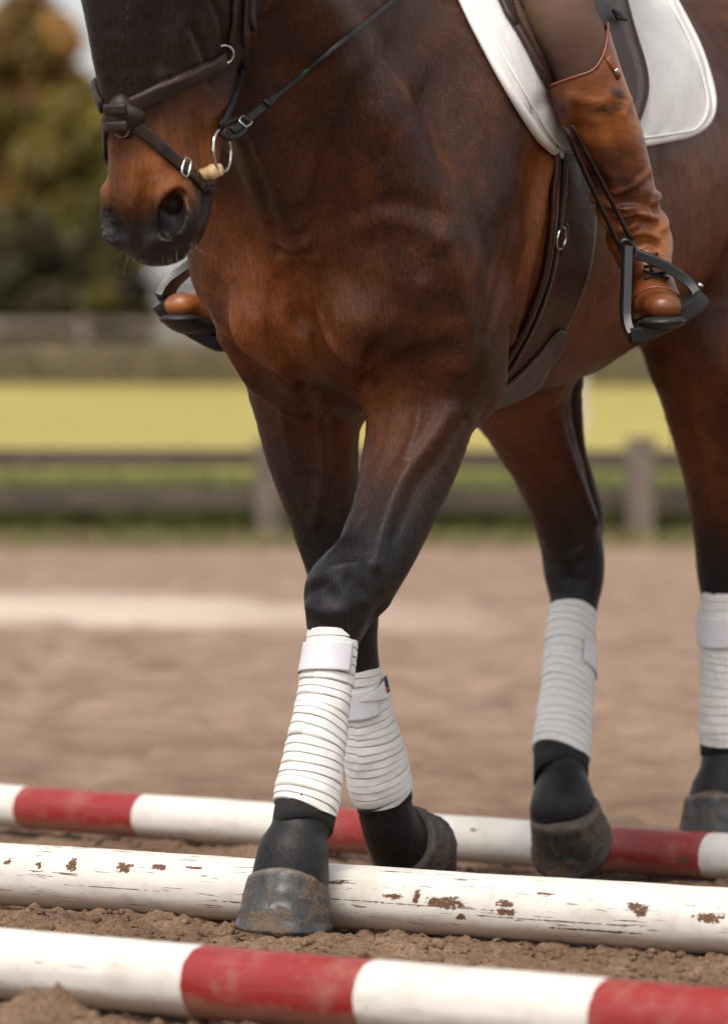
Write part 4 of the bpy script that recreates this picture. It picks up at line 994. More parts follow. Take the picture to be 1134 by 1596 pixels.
    # strap down the outside of the top
    if seed == 1:
        hs = [(950, 88), (957, 100), (963, 111), (968, 122)]; P, N = [], []
        for p in hs:
            h = hit(p[0] - 5, p[1], wb)
            if h: P.append(np.array(h[0])); N.append(np.array(h[1]))
        if len(P) > 2: sweep('boot_strap', P, N, .011, .004, MAT['boot_trim'], o); dome('stud', P[-2] + np.array(N[-2]) * .004, N[-2], (0, 0, 1), .005, .005, .003, MAT['brass'], o)
    return o
boot(lambda p: p, 1); boot(lambda p: p, 2, LEGR)

# ------------------------------------------------------------------ stirrups
def bar(name, P, sec, wid, mat, parent, n=6):      # flat bar: sec = half thickness in the stirrup plane, wid = half width along the foot
    pass
def stirrup(A, L_, R_c, fdir, label, leather_top, inner_first):
    """A apex, L_ inner tread corner, R_c outer tread corner (world), fdir along the foot"""
    A, L_, R_c, f = map(lambda v: np.array(v, float), (A, L_, R_c, fdir)); f /= np.linalg.norm(f)
    root = empty('stirrup', tuple((L_ + R_c) / 2)); tag(root, label, 'stirrup', 'black safety stirrups')
    pn_ = np.cross(R_c - L_, A - L_); pn_ /= np.linalg.norm(pn_); pn_ = pn_ if pn_ @ f > 0 else -pn_
    def arm(name, pts, w, t, mat=MAT['black_plastic']):
        C = catmull(np.array(pts), 8); T = np.gradient(C, axis=0); N = np.cross(T, f); ctr = (A + L_ + R_c) / 3
        sg = np.sign(((C - ctr) * N).sum(1))[:, None]; N = N * sg
        n = len(C); wv = np.interp(np.linspace(0, 1, n), np.linspace(0, 1, len(w)), w)
        pr = [(-1, -.5), (-1, .35), (-.85, .5), (.85, .5), (1, .35), (1, -.5), (.85, -.6), (-.85, -.6)]
        o_ = sweep(name, C, N, wv, t, mat, root, pr); o_.data.polygons.foreach_set('use_smooth', np.zeros(len(o_.data.polygons), dtype=bool)); return o_
    up = (A - (L_ + R_c) / 2); mid = lambda a, b, t: a * (1 - t) + b * t
    ins = (R_c - L_) / np.linalg.norm(R_c - L_)
    arm('inner_arm', [A + up * .02, mid(A, L_, .35) - ins * .006, mid(A, L_, .75) - ins * .010, L_ - ins * .002], [.026, .030, .036, .050], .014)
    arm('outer_arm', [A - up * .06 + ins * .006 + f * .010, mid(A, R_c, .38) + ins * .010 + up * .05 + f * .006, mid(A, R_c, .75) + ins * .014 + up * .03, R_c + ins * .002], [.016, .028, .040, .052], .014)
    arm('tread_frame', [L_ - ins * .004 + up * .02, mid(L_, R_c, .12) - up * .03, mid(L_, R_c, .5) - up * .05, mid(L_, R_c, .88) - up * .03, R_c + ins * .004 + up * .02], [.056, .064, .066, .064, .056], .024)
    arm('tread_pad', [mid(L_, R_c, .10) - up * .0, mid(L_, R_c, .5) - up * .005, mid(L_, R_c, .9) + up * .0], [.048, .054, .048], .012, MAT['rubber'])
    for t in (.45, .55, .65): # slots in the outer arm
        c = mid(A, R_c, t) + ins * .020 + up * .055; d = (R_c - A) / np.linalg.norm(R_c - A); o_ = np.cross(d, f); o_ = o_ if o_ @ ins > 0 else -o_
        sweep('slot', np.array([c + d * x for x in (-.003, 0, .003)]), np.tile(o_, (3, 1)), .010, .0012, MAT['rubber'], root)
    c = mid(A, R_c, .88) + ins * .022 + up * .03; d = (R_c - A) / np.linalg.norm(R_c - A); o_ = np.cross(d, f); o_ = o_ if o_ @ ins > 0 else -o_
    dome('rivet', c, o_, f, .0045, .0045, .002, MAT['steel'], root)
    tube('eye', ring_pts(A + up * .04, f, .010, 20), .0050, MAT['black_plastic'], root, 1, 10, closed=True)
    tp = np.array(leather_top); e = A + up * .09
    for k, off in ((0, -.008), (1, .010)):
        P = catmull(np.array([tp + ins * off * .4, mid(tp, e, .5) + ins * off * .8, e + ins * off]), 8); N = np.tile(-ins if k == 0 else ins, (len(P), 1)); sweep('stirrup_leather', P, np.cross(np.gradient(P, axis=0), np.cross(N, np.gradient(P, axis=0))), .020, .0042, MAT['strap'], root)
    return root
fl_dir = W(1034, 478, 8.08) - W(1000, 440, 8.33)
stirrup(W(978, 388, 8.16), W(984, 522, 8.13), W(1088, 466, 8.15), fl_dir, 'black stirrup holding the boot in front of the brown flank', W(884, 196, 8.10), True)
def mb(v): return Vector(mirror_body(np.array([v]))[0])
stirrup(W(352, 386, 8.46), W(352, 532, 8.44), W(254, 470, 8.40), W(286, 470, 8.37) - W(392, 462, 8.60), 'black stirrup with tan boot toe peeking out left of the chest', mb(W(884, 196, 8.10)), True)
# ------------------------------------------------------------------ the arena ground
def g_low(y): return -.05 * sstep(8.05, 8.75, np.asarray(y, float))
def g_height(x, y):
    x = np.asarray(x, float); y = np.asarray(y, float)
    fade = sstep(60, 12, y)
    h = g_low(y) + .010 * fbm(x * 1.7, y * 1.3, None, 3, 5) * fade
    rough = .013 * fbm(x * 7, y * 7, None, 3, 11)
    near = sstep(12.5, 9.0, y) * sstep(1.1, .8, np.abs(x))
    c1 = fbm(x * 21, y * 21, None, 2, 23); c2 = fbm(x * 46, y * 46, None, 2, 29); c3 = fbm(x * 78, y * 78, None, 1, 31)
    rough = rough + near * (.008 * np.maximum(0, c1) + .0055 * np.maximum(-.15, c2) * (1 + np.maximum(0, c1)) + .0030 * c3)
    h = h + rough * sstep(40, 14, y)
    foot = vnoise(x * 3.1, y * 2.3, None, 41); h = h - .045 * sstep(.15, .6, foot) * sstep(8.8, 10.5, y) * sstep(40, 25, y)
    hx, hy = W(70, 1575, 6.62).x, 6.62
    h = h + .040 * np.exp(-((x - hx) / .055) ** 2 - ((y - hy) / .05) ** 2) * (1 + .5 * fbm(x * 30, y * 30, None, 3, 77))
    fx, fy = B(-.222, .046, 0).x, B(-.222, .046, 0).y
    h = h - .018 * np.exp(-(((x - fx) / .085) ** 2 + ((y - fy) / .085) ** 2) ** 2)
    return h - .012
def mat_sand():
    m = NT('arena_sand'); c = m.coord(); sx = m.n('SeparateXYZ'); m.l(c, sx.inputs[0])
    n1 = m.noise(c, 9, 6, .65); n2 = m.noise(c, 130, 5, .7); n3 = m.noise(c, 1.1, 4); vo = m.n('TexVoronoi', Scale=190.0); m.l(c, vo.inputs['Vector'])
    col = m.mix(m.ramp(n1, [(.3, 0), (.7, 1)]), (.205, .125, .077), (.33, .215, .142))
    col = m.mix(m.ramp(n2, [(.35, .75), (.62, 0)]), col, (.060, .033, .020))
    col = m.mix(m.ramp(vo.outputs['Distance'], [(.08, .45), (.28, 0)]), col, (.40, .285, .20))
    n4 = m.noise(m.mapping(c, (4.2, 3.0, 1)), 1.0, 6, .68); col = m.mix(m.ramp(n4, [(.36, .55), (.56, 0)]), col, (.085, .047, .028))
    dry = m.ramp(m.math('ADD', m.math('MULTIPLY', sx.outputs['Y'], .06), m.math('MULTIPLY', n3, .30)), [(.70, 0), (1.25, 1)])
    col = m.mix(dry, col, m.mix(m.ramp(n4, [(.3, 0), (.6, 1)]), (.175, .108, .074), (.315, .215, .158)))
    # a strip of pale dry sand across the far half
    yy = m.math('ADD', sx.outputs['Y'], m.math('ADD', m.math('MULTIPLY', sx.outputs['X'], .35), m.math('MULTIPLY', n3, 2.4)))
    band = m.ramp(m.math('MULTIPLY', yy, .02), [(.40, 0), (.425, 1), (.45, 1), (.475, 0)])
    lft = m.ramp(m.math('ADD', m.math('MULTIPLY', sx.outputs['X'], .2), .5), [(.30, 1), (.66, 0)])
    pale = m.math('MULTIPLY', band, lft)
    col = m.mix(pale, col, (.56, .45, .37))
    nb = m.bump(n2, .7, .006); nb = m.bump(m.noise(c, 330, 3, .6), .8, .003, nb); nb = m.bump(n1, .3, .02, nb)
    return m.done(col, .95, nb, Specular__IOR__Level=.2)
MAT['sand'] = mat_sand()
def build_ground():
    ys = [4.6]; st = .03
    while ys[-1] < 34:
        st = .03 if ys[-1] < 5.8 else (.0065 if ys[-1] < 9.2 else st * 1.022); ys.append(ys[-1] + st)
    ys = np.array(ys); xs = [0.0]; st = .0065
    while xs[-1] < 40:
        st = .0065 if xs[-1] < .72 else st * 1.05; xs.append(xs[-1] + st)
    xs = np.array(xs); xs = np.concatenate([-xs[:0:-1], xs])
    X, Y = np.meshgrid(xs, ys, indexing='ij')
    Zg = g_height(X, Y)
    me = np_mesh('ground', np.stack([X, Y, Zg], -1).reshape(-1, 3), grid_faces(len(xs), len(ys)))
    tag(link('ground', me, MAT['sand']), kind='structure')
    # wide apron so the ground reaches on all sides
    me = np_mesh('apron', np.array([[-160, -60, -.13], [160, -60, -.13], [160, 36, -.13], [-160, 36, -.13]]), np.array([[0, 1, 2, 3]]))
    tag(link('ground_apron', me, MAT['sand']), kind='structure')
build_ground()
# loose clods
def build_clods():
    bm = bmesh.new(); bmesh.ops.create_icosphere(bm, subdivisions=1, radius=1); base = np.array([v.co[:] for v in bm.verts]); fc = np.array([[v.index for v in f.verts] for f in bm.faces]); bm.free()
    Vs, Fs, k = [], [], 0
    for i in range(15000):
        y = 5.9 + 4.2 * RNG.uniform() ** 1.1; hw = .085 * y; x = RNG.uniform(-hw, hw)
        r = .0014 + .0085 * RNG.uniform() ** 6 + (.006 if RNG.uniform() < .03 else 0)
        v = base * (1 + .38 * RNG.normal(0, .6, (len(base), 1))) * np.array([1, 1, .7]) * r
        a = RNG.uniform(0, 6.28); ca, sa = math.cos(a), math.sin(a); v = v @ np.array([[ca, sa, 0], [-sa, ca, 0], [0, 0, 1]])
        Vs.append(v + np.array([x, y, 0])); Fs.append(fc + k); k += len(base)
    V = np.vstack(Vs); cx = V.reshape(-1, len(base), 3).mean(1)
    V[:, 2] += np.repeat(g_height(cx[:, 0], cx[:, 1]) + .001, len(base))
    tag(link('sand_clods', np_mesh('sand_clods', V, np.vstack(Fs)), MAT['sand'], smooth=False), 'loose brown sand clods strewn around the ground poles', 'clods', kind='stuff')
build_clods()

# ------------------------------------------------------------------ ground poles
def mat_pole(name, stops, wear, spots=()):
    m = NT(name); c = m.coord(); a = m.n('Attribute', _attribute_name='along'); wx = m.n('Attribute', _attribute_name='polar')
    comb = m.n('CombineXYZ'); m.l(a.outputs['Fac'], comb.inputs[0]); m.l(wx.outputs['Fac'], comb.inputs[1]); uv = comb.outputs[0]
    u3 = m.mapping(uv, (1, .35, 1))
    jit = m.math('ADD', a.outputs['Fac'], m.math('MULTIPLY', m.math('SUBTRACT', m.noise(c, 70, 3), .5), .006))
    pos = m.math('DIVIDE', jit, 4.0)
    white, red = (.68, .645, .60), (.25, .009, .010)
    r = m.ramp(pos, [(0, white)] + stops(white, red), 'CONSTANT') if stops else None
    col = r if r is not None else m.mix(0.0, white, white)
    fade = m.noise(m.mapping(u3, (9, 40, 1)), 1, 5, .65)
    col = m.mix(m.ramp(fade, [(.45, .0), (.80, .13)]), col, (.50, .40, .33))
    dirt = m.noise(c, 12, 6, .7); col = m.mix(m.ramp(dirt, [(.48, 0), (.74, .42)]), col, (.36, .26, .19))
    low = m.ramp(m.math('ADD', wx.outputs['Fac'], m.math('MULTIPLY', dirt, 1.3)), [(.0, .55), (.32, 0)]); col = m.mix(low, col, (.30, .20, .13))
    grain = m.noise(m.mapping(u3, (5, 170, 1)), 1, 4, .6)
    # flaked paint shows weathered wood
    chip = m.noise(m.mapping(u3, (15, 46, 1)), 1.0, 5, .62, .4); ch2 = m.noise(m.mapping(u3, (3.1, 9, 1), loc=(4, 2, 0)), 1.0, 3)
    ck = m.ramp(m.math('ADD', chip, m.math('MULTIPLY', ch2, .30)), [(.85 - wear, 0), (.858 - wear, 1)])
    line = m.noise(m.mapping(u3, (2.6, 95, 1), loc=(1, 7, 0)), 1.0, 4, .6); lk = m.ramp(line, [(.735 - wear * .35, 0), (.75 - wear * .35, 1)])
    ck = m.math('MAXIMUM', ck, m.math('MULTIPLY', lk, .85))
    if spots:
        wob = m.math('MULTIPLY', m.math('SUBTRACT', m.noise(m.mapping(uv, (85, 7.5, 1)), 1.0, 6, .75), .5), 5.5); best = None
        for a0, t0, ra, rt in spots:
            du = m.math('MULTIPLY', m.math('SUBTRACT', a.outputs['Fac'], a0), 1 / ra); dv = m.math('MULTIPLY', m.math('SUBTRACT', wx.outputs['Fac'], t0), 1 / rt)
            d_ = m.math('ADD', m.math('MULTIPLY', du, du), m.math('MULTIPLY', dv, dv)); best = d_ if best is None else m.math('MINIMUM', best, d_)
        sp_ = m.ramp(m.math('ADD', best, wob), [(.50, 1), (.58, 0)]); ck = m.math('MAXIMUM', ck, sp_)
    wood = m.ramp(grain, [(.3, (.03, .015, .008)), (.52, (.13, .062, .03)), (.72, (.27, .15, .08))])
    col = m.mix(ck, col, wood)
    nb = m.bump(grain, .10, .002); nb = m.bump(ck, .8, .003, nb); nb.node.invert = True if False else False
    return m.done(col, m.ramp(ck, [(0, .42), (1, .9)]), nb)
def px_on_axis(px, A, Bp):
    # parameter along A->Bp of the point seen in column px
    k = (px - IW / 2) / F_PX / cp; d = Bp - A
    cz = lambda v: (v.y * cp - (v.z - CAM_H) * sp)
    kk = (px - IW / 2) / F_PX
    return (kk * cz(A) - A.x) / (d.x - kk * (cz(A + d) - cz(A)))
def ground_pole(pl, pr, rad, bounds, label, wear, seed, first_red=False, spots=()):
    (x0, y0, d0), (x1, y1, d1) = pl, pr
    A, E = W(x0, y0, d0), W(x1, y1, d1); u = (E - A).normalized()
    start = A - u * .85; L = 3.1
    n, nc = 260, 40; th = np.linspace(0, 2 * np.pi, nc, endpoint=False); s = np.linspace(0, L, n)
    a = np.array(u.cross(Zv).normalized()); b = np.array(Vector(a).cross(u))
    bend = .006 * np.sin(s * 1.3 + seed)
    r = rad * (1 + .025 * fbm(s[:, None] * 2.2 + 0 * th, np.cos(th)[None, :] * .8 + seed, np.sin(th)[None, :] * .8 + 0 * s[:, None], 3, seed)) + .0006 * fbm(s[:, None] * 14 + 0 * th, np.cos(th)[None, :] * 6, np.sin(th)[None, :] * 6 + 0 * s[:, None], 2, seed + 4)
    P = np.array(start)[None, None] + s[:, None, None] * np.array(u) + r[..., None] * (np.cos(th)[None, :, None] * a + np.sin(th)[None, :, None] * b) + bend[:, None, None] * a * .4
    rows = [P[0].mean(0) + (P[0] - P[0].mean(0)) * .02, P[0].mean(0) + (P[0] - P[0].mean(0)) * .93 - np.array(u) * .002] + list(P) + [P[-1].mean(0) + (P[-1] - P[-1].mean(0)) * .93, P[-1].mean(0) + (P[-1] - P[-1].mean(0)) * .02]
    P = np.array(rows); sa = np.concatenate([[s[0]] * 2, s, [s[-1]] * 2])
    me = np_mesh('ground_pole', P.reshape(-1, 3) - np.array(start), grid_faces(len(P), nc, wrap_v=True))
    attr(me, 'along', np.repeat(sa + 3.0 * 0, nc)); attr(me, 'polar', np.tile((th + np.pi) % (2 * np.pi) - np.pi, len(P)))
    tt = [((A + (E - A) * px_on_axis(p, A, E)) - start).length for p in bounds]
    def stops(w, rd):
        out = []; c = not first_red
        for q in tt:
            out.append((q / 4.0, rd if c else w)); c = not c
        return out
    if bounds and first_red is None: pass
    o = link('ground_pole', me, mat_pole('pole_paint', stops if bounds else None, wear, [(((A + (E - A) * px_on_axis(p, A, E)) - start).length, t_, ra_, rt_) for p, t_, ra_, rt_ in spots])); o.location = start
    tag(o, label, 'pole', 'painted ground poles'); return o
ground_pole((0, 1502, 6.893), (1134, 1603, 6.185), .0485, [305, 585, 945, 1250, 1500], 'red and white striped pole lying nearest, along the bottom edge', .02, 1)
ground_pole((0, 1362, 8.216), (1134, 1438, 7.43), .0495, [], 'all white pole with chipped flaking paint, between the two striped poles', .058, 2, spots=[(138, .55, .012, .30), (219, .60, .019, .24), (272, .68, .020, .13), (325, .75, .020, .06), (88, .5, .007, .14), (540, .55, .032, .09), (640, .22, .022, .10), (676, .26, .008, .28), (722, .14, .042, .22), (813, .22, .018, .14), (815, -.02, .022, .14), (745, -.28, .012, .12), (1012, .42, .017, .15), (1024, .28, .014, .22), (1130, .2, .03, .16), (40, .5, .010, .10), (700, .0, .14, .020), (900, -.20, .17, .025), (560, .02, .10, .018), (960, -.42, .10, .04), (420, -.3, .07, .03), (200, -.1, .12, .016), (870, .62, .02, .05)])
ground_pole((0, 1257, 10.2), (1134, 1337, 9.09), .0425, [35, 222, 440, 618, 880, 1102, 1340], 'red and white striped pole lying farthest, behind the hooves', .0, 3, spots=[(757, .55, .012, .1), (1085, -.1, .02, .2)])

# ------------------------------------------------------------------ behind the arena: fence, field, far fence, trees
def field_z(y): return -.05 + 1.22 * sstep(30, 118, np.asarray(y, float)) + .0
def mat_field():
    m = NT('pasture'); c = m.coord(); n = m.noise(c, .22, 5); n2 = m.noise(c, 3, 5)
    col = m.mix(m.ramp(n, [(.3, 0), (.7, 1)]), (.31, .255, .05), (.40, .325, .08)); col = m.mix(m.ramp(n2, [(.4, .5), (.65, 0)]), col, (.19, .175, .035))
    return m.done(col, .9, m.bump(n2, .4, .05))
MAT['field'] = mat_field()
ysf = np.concatenate([[33.0], np.linspace(34, 130, 60), [170, 260]]); xsf = np.linspace(-150, 150, 61)
X, Y = np.meshgrid(xsf, ysf, indexing='ij'); Zf = field_z(Y) + .05 * fbm(X * .3, Y * .3, None, 3, 8) * sstep(33, 45, Y) - .02
tag(link('field', np_mesh('field', np.stack([X, Y, Zf], -1).reshape(-1, 3), grid_faces(len(xsf), len(ysf))), MAT['field']), kind='structure')
MAT['rail'] = mat_plain('mossy_rail', (.07, .052, .038), .85, .6, 25, .45); MAT['post'] = mat_plain('weathered_post', (.13, .10, .078), .85, .6, 25, .35)
def box_bm(bm, lo, hi, jit=0):
    vs_ = [bm.verts.new((x + random.uniform(-jit, jit), y + random.uniform(-jit, jit), z + random.uniform(-jit, jit))) for x in (lo[0], hi[0]) for y in (lo[1], hi[1]) for z in (lo[2], hi[2])]
    for f in ((0, 1, 3, 2), (4, 6, 7, 5), (0, 4, 5, 1), (2, 3, 7, 6), (0, 2, 6, 4), (1, 5, 7, 3)): bm.faces.new([vs_[i] for i in f])
def box_obj(name, lo, hi, mat, parent, jit=0, bev=.012):
    bm = bmesh.new(); box_bm(bm, lo, hi, jit)
    bmesh.ops.bevel(bm, geom=bm.edges[:], offset=bev, segments=2, affect='EDGES')
    bmesh.ops.recalc_face_normals(bm, faces=bm.faces[:])
    me = bpy.data.meshes.new(name); bm.to_mesh(me); bm.free(); return link(name, me, mat, parent, False)
random.seed(4)
fy = 31.0
fence = empty('arena_fence', (0, fy, -.06)); tag(fence, 'low mossy brown wooden fence along the far edge of the sand', 'fence')
for i in range(-9, 10):
    x = W(1010, 800, fy).x - .05 + i * 2.24
    box_obj('post', (x - .085, fy - .07, -.3), (x + .085, fy + .07, .56 + random.uniform(-.03, .03)), MAT['post'], fence, .008)
    if i < 9:
        for z0, z1 in ((.37, .49), (.12, .27)):
            dz = random.uniform(-.012, .012)
            box_obj('rail', (x + .09, fy - .035, z0 + dz), (x + 2.15, fy + .02, z1 + dz), MAT['rail'], fence, .01)
# grass along that fence
def blades(name, n, xr, yr, hh, cols, label, cat, zf):
    x = RNG.uniform(*xr, n); y = RNG.uniform(*yr, n); z = zf(x, y); h = RNG.uniform(*hh, n); a = RNG.uniform(0, 3.14, n); w = .007 + .006 * RNG.uniform(size=n)
    dx, dy = np.cos(a) * w, np.sin(a) * w; lx, ly = RNG.normal(0, .25, n) * h, RNG.normal(0, .25, n) * h
    P = np.stack([np.stack([x - dx, y - dy, z], 1), np.stack([x + dx, y + dy, z], 1), np.stack([x + lx * .5 + dx * .6, y + ly * .5 + dy * .6, z + h * .6], 1), np.stack([x + lx, y + ly, z + h], 1)], 1)
    me = np_mesh(name, P.reshape(-1, 3), np.arange(n * 4).reshape(-1, 4))
    cc = np.array(cols)[RNG.integers(0, len(cols), n)] * RNG.uniform(.7, 1.25, (n, 1)); attr(me, 'tint', np.repeat(cc, 4, 0))
    m = NT(name + '_leaf'); at = m.n('Attribute', _attribute_name='tint'); m.done(at.outputs['Color'], .7)
    return tag(link(name, me, m.m, smooth=False), label, cat, kind='stuff')
blades('verge_grass', 34000, (-5.2, 6.0), (31.1, 34.5), (.16, .46), [(.10, .14, .02), (.15, .17, .03), (.12, .11, .03)], 'green verge grass growing behind the low arena fence', 'grass', lambda x, y: np.full_like(x, -.07))
blades('dry_grass', 9000, (-5.2, 6.0), (29.6, 31.0), (.03, .11), [(.17, .13, .05), (.12, .14, .03), (.22, .17, .09)], 'thin dry grass along the foot of the arena fence', 'grass', lambda x, y: np.full_like(x, -.065))
# far fence
MAT['far'] = mat_plain('grey_boards', (.17, .13, .105), .9, 0, 3, .3)
yf = 104.0; zf0 = float(field_z(yf)); far = empty('pasture_fence', (0, yf, zf0)); tag(far, 'grey brown post and rail fence at the far side of the pasture', 'fence')
for i in range(-16, 17):
    x = i * 2.0 + .3
    box_obj('post', (x - .10, yf - .09, zf0 - .2), (x + .10, yf + .09, zf0 + 1.35 + random.uniform(-.1, .1)), MAT['far'], far, .02, .02)
    for z0 in (.25, .68, 1.10): box_obj('rail', (x + .11, yf - .04, zf0 + z0), (x + 1.89, yf + .04, zf0 + z0 + .17), MAT['far'], far, .02, .02)
blades('rank_grass', 30000, (-20, 20), (99, 111), (.3, 1.05), [(.16, .11, .055), (.22, .165, .075), (.11, .085, .05), (.09, .085, .035)], 'tall dry grass standing along the far pasture fence', 'grass', lambda x, y: field_z(y))
me = bpy.data.meshes.new('x')
# trees
def mat_leaf():
    m = NT('tree_leaf'); at = m.n('Attribute', _attribute_name='tint'); tr = m.n('BsdfTranslucent'); m.l(at.outputs['Color'], tr.inputs['Color'])
    m.done(at.outputs['Color'], .6); mx = m.n('MixShader'); mx.inputs[0].default_value = .3
    m.l(m.b.outputs[0], mx.inputs[1]); m.l(tr.outputs[0], mx.inputs[2]); m.l(mx.outputs[0], m.out.inputs['Surface']); return m.m
MAT['leaf'] = mat_leaf(); MAT['bark'] = mat_plain('bark', (.055, .04, .03), .9, .5, 8, .3)
def tree(x, y, h, rad, cols, label, seed, low=.12):
    rg = np.random.default_rng(seed); z = float(field_z(y)); root = empty('tree', (x, y, z)); tag(root, label, 'tree', 'trees beyond the pasture')
    g = []
    tr = [np.array([x, y, z - .2]), np.array([x + rg.normal(0, .1), y, z + h * .45]), np.array([x + rg.normal(0, .2), y, z + h * .9])]
    cur = [(tr, .02 * h + .05, .03)]
    for i in range(9):
        t = rg.uniform(.15, .8); p = tr[0] * (1 - t) + tr[2] * t; a = rg.uniform(0, 6.28); e = p + np.array([math.cos(a), math.sin(a), .55]) * rad * rg.uniform(.5, .9)
        cur.append(([p, (p + e) / 2 + np.array([0, 0, .2]), e], .05, .015))
    Vs, Qs, k = [], [], 0
    for P, r0, r1 in cur:
        C = catmull(np.array(P), 4); n = len(C); th = np.linspace(0, 2 * np.pi, 7, endpoint=False); r = np.linspace(r0, r1, n)
        T = C[-1] - C[0]; T /= np.linalg.norm(T); a = np.cross(T, [.3, .8, .1]); a /= np.linalg.norm(a); b = np.cross(T, a)
        Vs.append((C[:, None] + r[:, None, None] * (np.cos(th)[None, :, None] * a + np.sin(th)[None, :, None] * b)).reshape(-1, 3)); Qs.append(grid_faces(n, 7, wrap_v=True) + k); k += n * 7
    link('trunk', np_mesh('trunk', np.vstack(Vs), np.vstack(Qs)), MAT['bark'], root)
    ncl = 70; ct = rg.uniform(0, 1, ncl); ca = rg.uniform(0, 6.28, ncl); prof = np.sin(np.pi * np.clip(.12 + ct * .86, 0, 1)) ** .7; cr = rad * prof * np.sqrt(rg.uniform(.15, 1, ncl))
    cc = np.stack([x + cr * np.cos(ca), y + cr * np.sin(ca), z + h * (low + (1 - low) * ct)], 1); csz = rad * rg.uniform(.2, .36, ncl); ctone = rg.uniform(.55, 1.35, ncl); cidx = rg.integers(0, len(cols), ncl)
    n = 14000; ci = rg.integers(0, ncl, n); d = rg.normal(0, 1, (n, 3)); d /= np.linalg.norm(d, axis=1)[:, None]; P = cc[ci] + d * (csz[ci] * rg.uniform(.4, 1, n) ** .5)[:, None]
    u = rg.normal(0, 1, (n, 3)); u /= np.linalg.norm(u, axis=1)[:, None]; w = np.cross(u, rg.normal(0, 1, (n, 3))); w /= np.linalg.norm(w, axis=1)[:, None]
    s = rg.uniform(.10, .24, n)[:, None]
    Vl = np.stack([P - u * s, P + w * s * .6, P + u * s, P - w * s * .6], 1).reshape(-1, 3)
    me = np_mesh('crown', Vl, np.arange(4 * n).reshape(-1, 4)); tint = np.array(cols)[cidx[ci]] * (ctone[ci] * rg.uniform(.7, 1.3, n))[:, None]; attr(me, 'tint', np.repeat(tint, 4, 0))
    link('crown', me, MAT['leaf'], root, False)
OL = [(.14, .115, .022), (.18, .13, .024), (.10, .083, .02)]; OR = [(.28, .13, .028), (.20, .125, .028), (.31, .16, .04)]; DK = [(.075, .058, .018), (.09, .066, .02), (.053, .046, .016)]; YG = [(.22, .165, .028), (.17, .145, .025)]
ty = 112.0
def tx(px, y=ty): return (px - IW / 2) / F_PX * y
tree(tx(45), 112, 8.1, 1.9, OR + YG[:1], 'tallest tree with rust brown autumn top at the left edge', 11)
tree(tx(-75), 113, 7.4, 2.3, OL + YG, 'olive green tree partly cut off by the left edge', 12)
tree(tx(125), 111, 6.0, 1.9, YG + OL, 'yellow green tree left of the horse head', 13)
tree(tx(215), 114, 5.6, 1.9, OL + DK, 'dark olive tree right behind the horse muzzle', 14)
tree(tx(60), 107, 3.4, 1.3, DK, 'low dark bush in front of the rust topped tree', 15, .0)
tree(tx(180), 107.5, 3.0, 1.2, DK + OL[:1], 'low dark bush under the horse muzzle', 16, .0)
tree(tx(300), 112, 4.3, 1.5, DK + OL, 'dark tree hidden behind the horse chest', 17)
HID = ['behind the bridle', 'behind the horse neck', 'behind the shoulder', 'behind the saddle pad', 'behind the tan boot', 'behind the flank', 'past the right edge of the picture', 'beyond the left edge of the picture', 'farthest past the left edge']
for i, (px_, hh_) in enumerate(((430, 5.5), (560, 6.2), (690, 5.8), (820, 6.6), (950, 6.0), (1080, 6.4), (1210, 6.8), (-220, 6.4), (-350, 6.9))):
    tree(tx(px_), 112 + (i % 3), hh_, 1.5, (OL, DK, YG + OL)[i % 3], 'olive tree of the row, standing ' + HID[i], 20 + i)
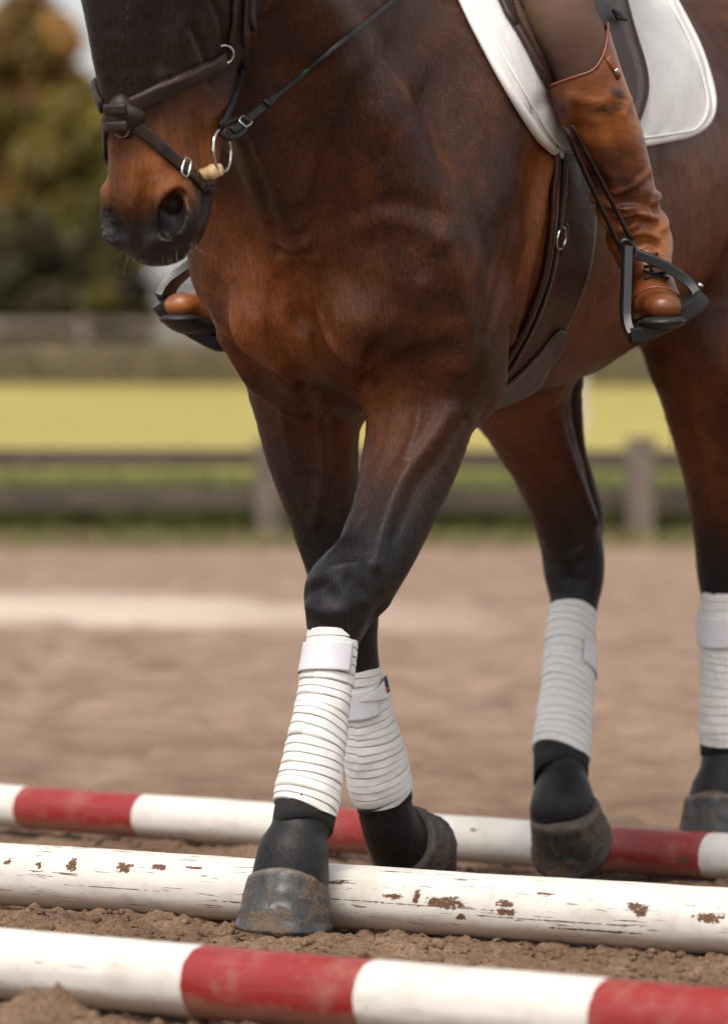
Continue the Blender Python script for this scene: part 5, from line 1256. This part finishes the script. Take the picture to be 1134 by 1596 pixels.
# dark wood behind the row
tree_far = [(.03, .035, .014), (.05, .045, .018), (.07, .055, .02)]
def wood():
    rg = np.random.default_rng(3); n = 26000; x = rg.uniform(-24, 24, n); y = rg.uniform(118, 124, n); top = 3.6 + .9 * fbm(x * .5, x * 0, None, 3, 2); z = field_z(y) + rg.uniform(0, 1, n) * top
    P = np.stack([x, y, z], 1); u = rg.normal(0, 1, (n, 3)); u /= np.linalg.norm(u, axis=1)[:, None]; w = np.cross(u, rg.normal(0, 1, (n, 3))); w /= np.linalg.norm(w, axis=1)[:, None]; s = rg.uniform(.12, .3, n)[:, None]
    me = np_mesh('undergrowth', np.stack([P - u * s, P + w * s, P + u * s, P - w * s], 1).reshape(-1, 3), np.arange(4 * n).reshape(-1, 4)); attr(me, 'tint', np.repeat(np.array(tree_far)[rg.integers(0, 3, n)] * rg.uniform(.6, 1.4, (n, 1)), 4, 0))
    tag(link('undergrowth', me, MAT['leaf'], smooth=False), 'dark undergrowth filling the gaps behind the row of trees', 'undergrowth', kind='stuff')
wood()
# shed behind the far fence
def shed():
    y = 107.0; x0, x1 = tx(238, y), tx(238, y) + 2.9; z = float(field_z(y)); root = empty('shed', ((x0 + x1) / 2, y, z)); tag(root, 'small white shed with a grey roof behind the far pasture fence', 'shed')
    w = mat_plain('shed_white', (.30, .30, .285), .7, .2, 4, .08); rf = mat_plain('shed_roof', (.22, .22, .23), .7, .2, 4, .15)
    box_obj('wall', (x0, y, z - .2), (x1, y + 2.2, z + 2.15), w, root, 0, .02)
    bm = bmesh.new(); v = [bm.verts.new(p) for p in ((x0 - .15, y - .2, z + 2.16), (x1 + .15, y - .2, z + 2.16), (x1 + .15, y + 2.4, z + 2.16), (x0 - .15, y + 2.4, z + 2.16), (x0 - .15, y + 1.1, z + 2.7), (x1 + .15, y + 1.1, z + 2.7))]
    for f in ((0, 1, 5, 4), (2, 3, 4, 5), (0, 4, 3), (1, 2, 5), (0, 3, 2, 1)): bm.faces.new([v[i] for i in f])
    me = bpy.data.meshes.new('roof'); bm.to_mesh(me); bm.free(); link('roof', me, rf, root, False)
    box_obj('door', (x0 + 1.7, y - .03, z), (x0 + 2.5, y - .003, z + 1.9), rf, root, 0, .005)
shed()
yp = 65.0; px_ = tx(902, yp); zp = float(field_z(yp))
tag(box_obj('post', (px_ - .09, yp - .09, zp - .2), (px_ + .09, yp + .09, zp + .75), mat_plain('pale_post', (.42, .37, .32), .85, .3, 12, .15), None, .01), 'pale wooden post standing alone in the pasture under the belly', 'post')
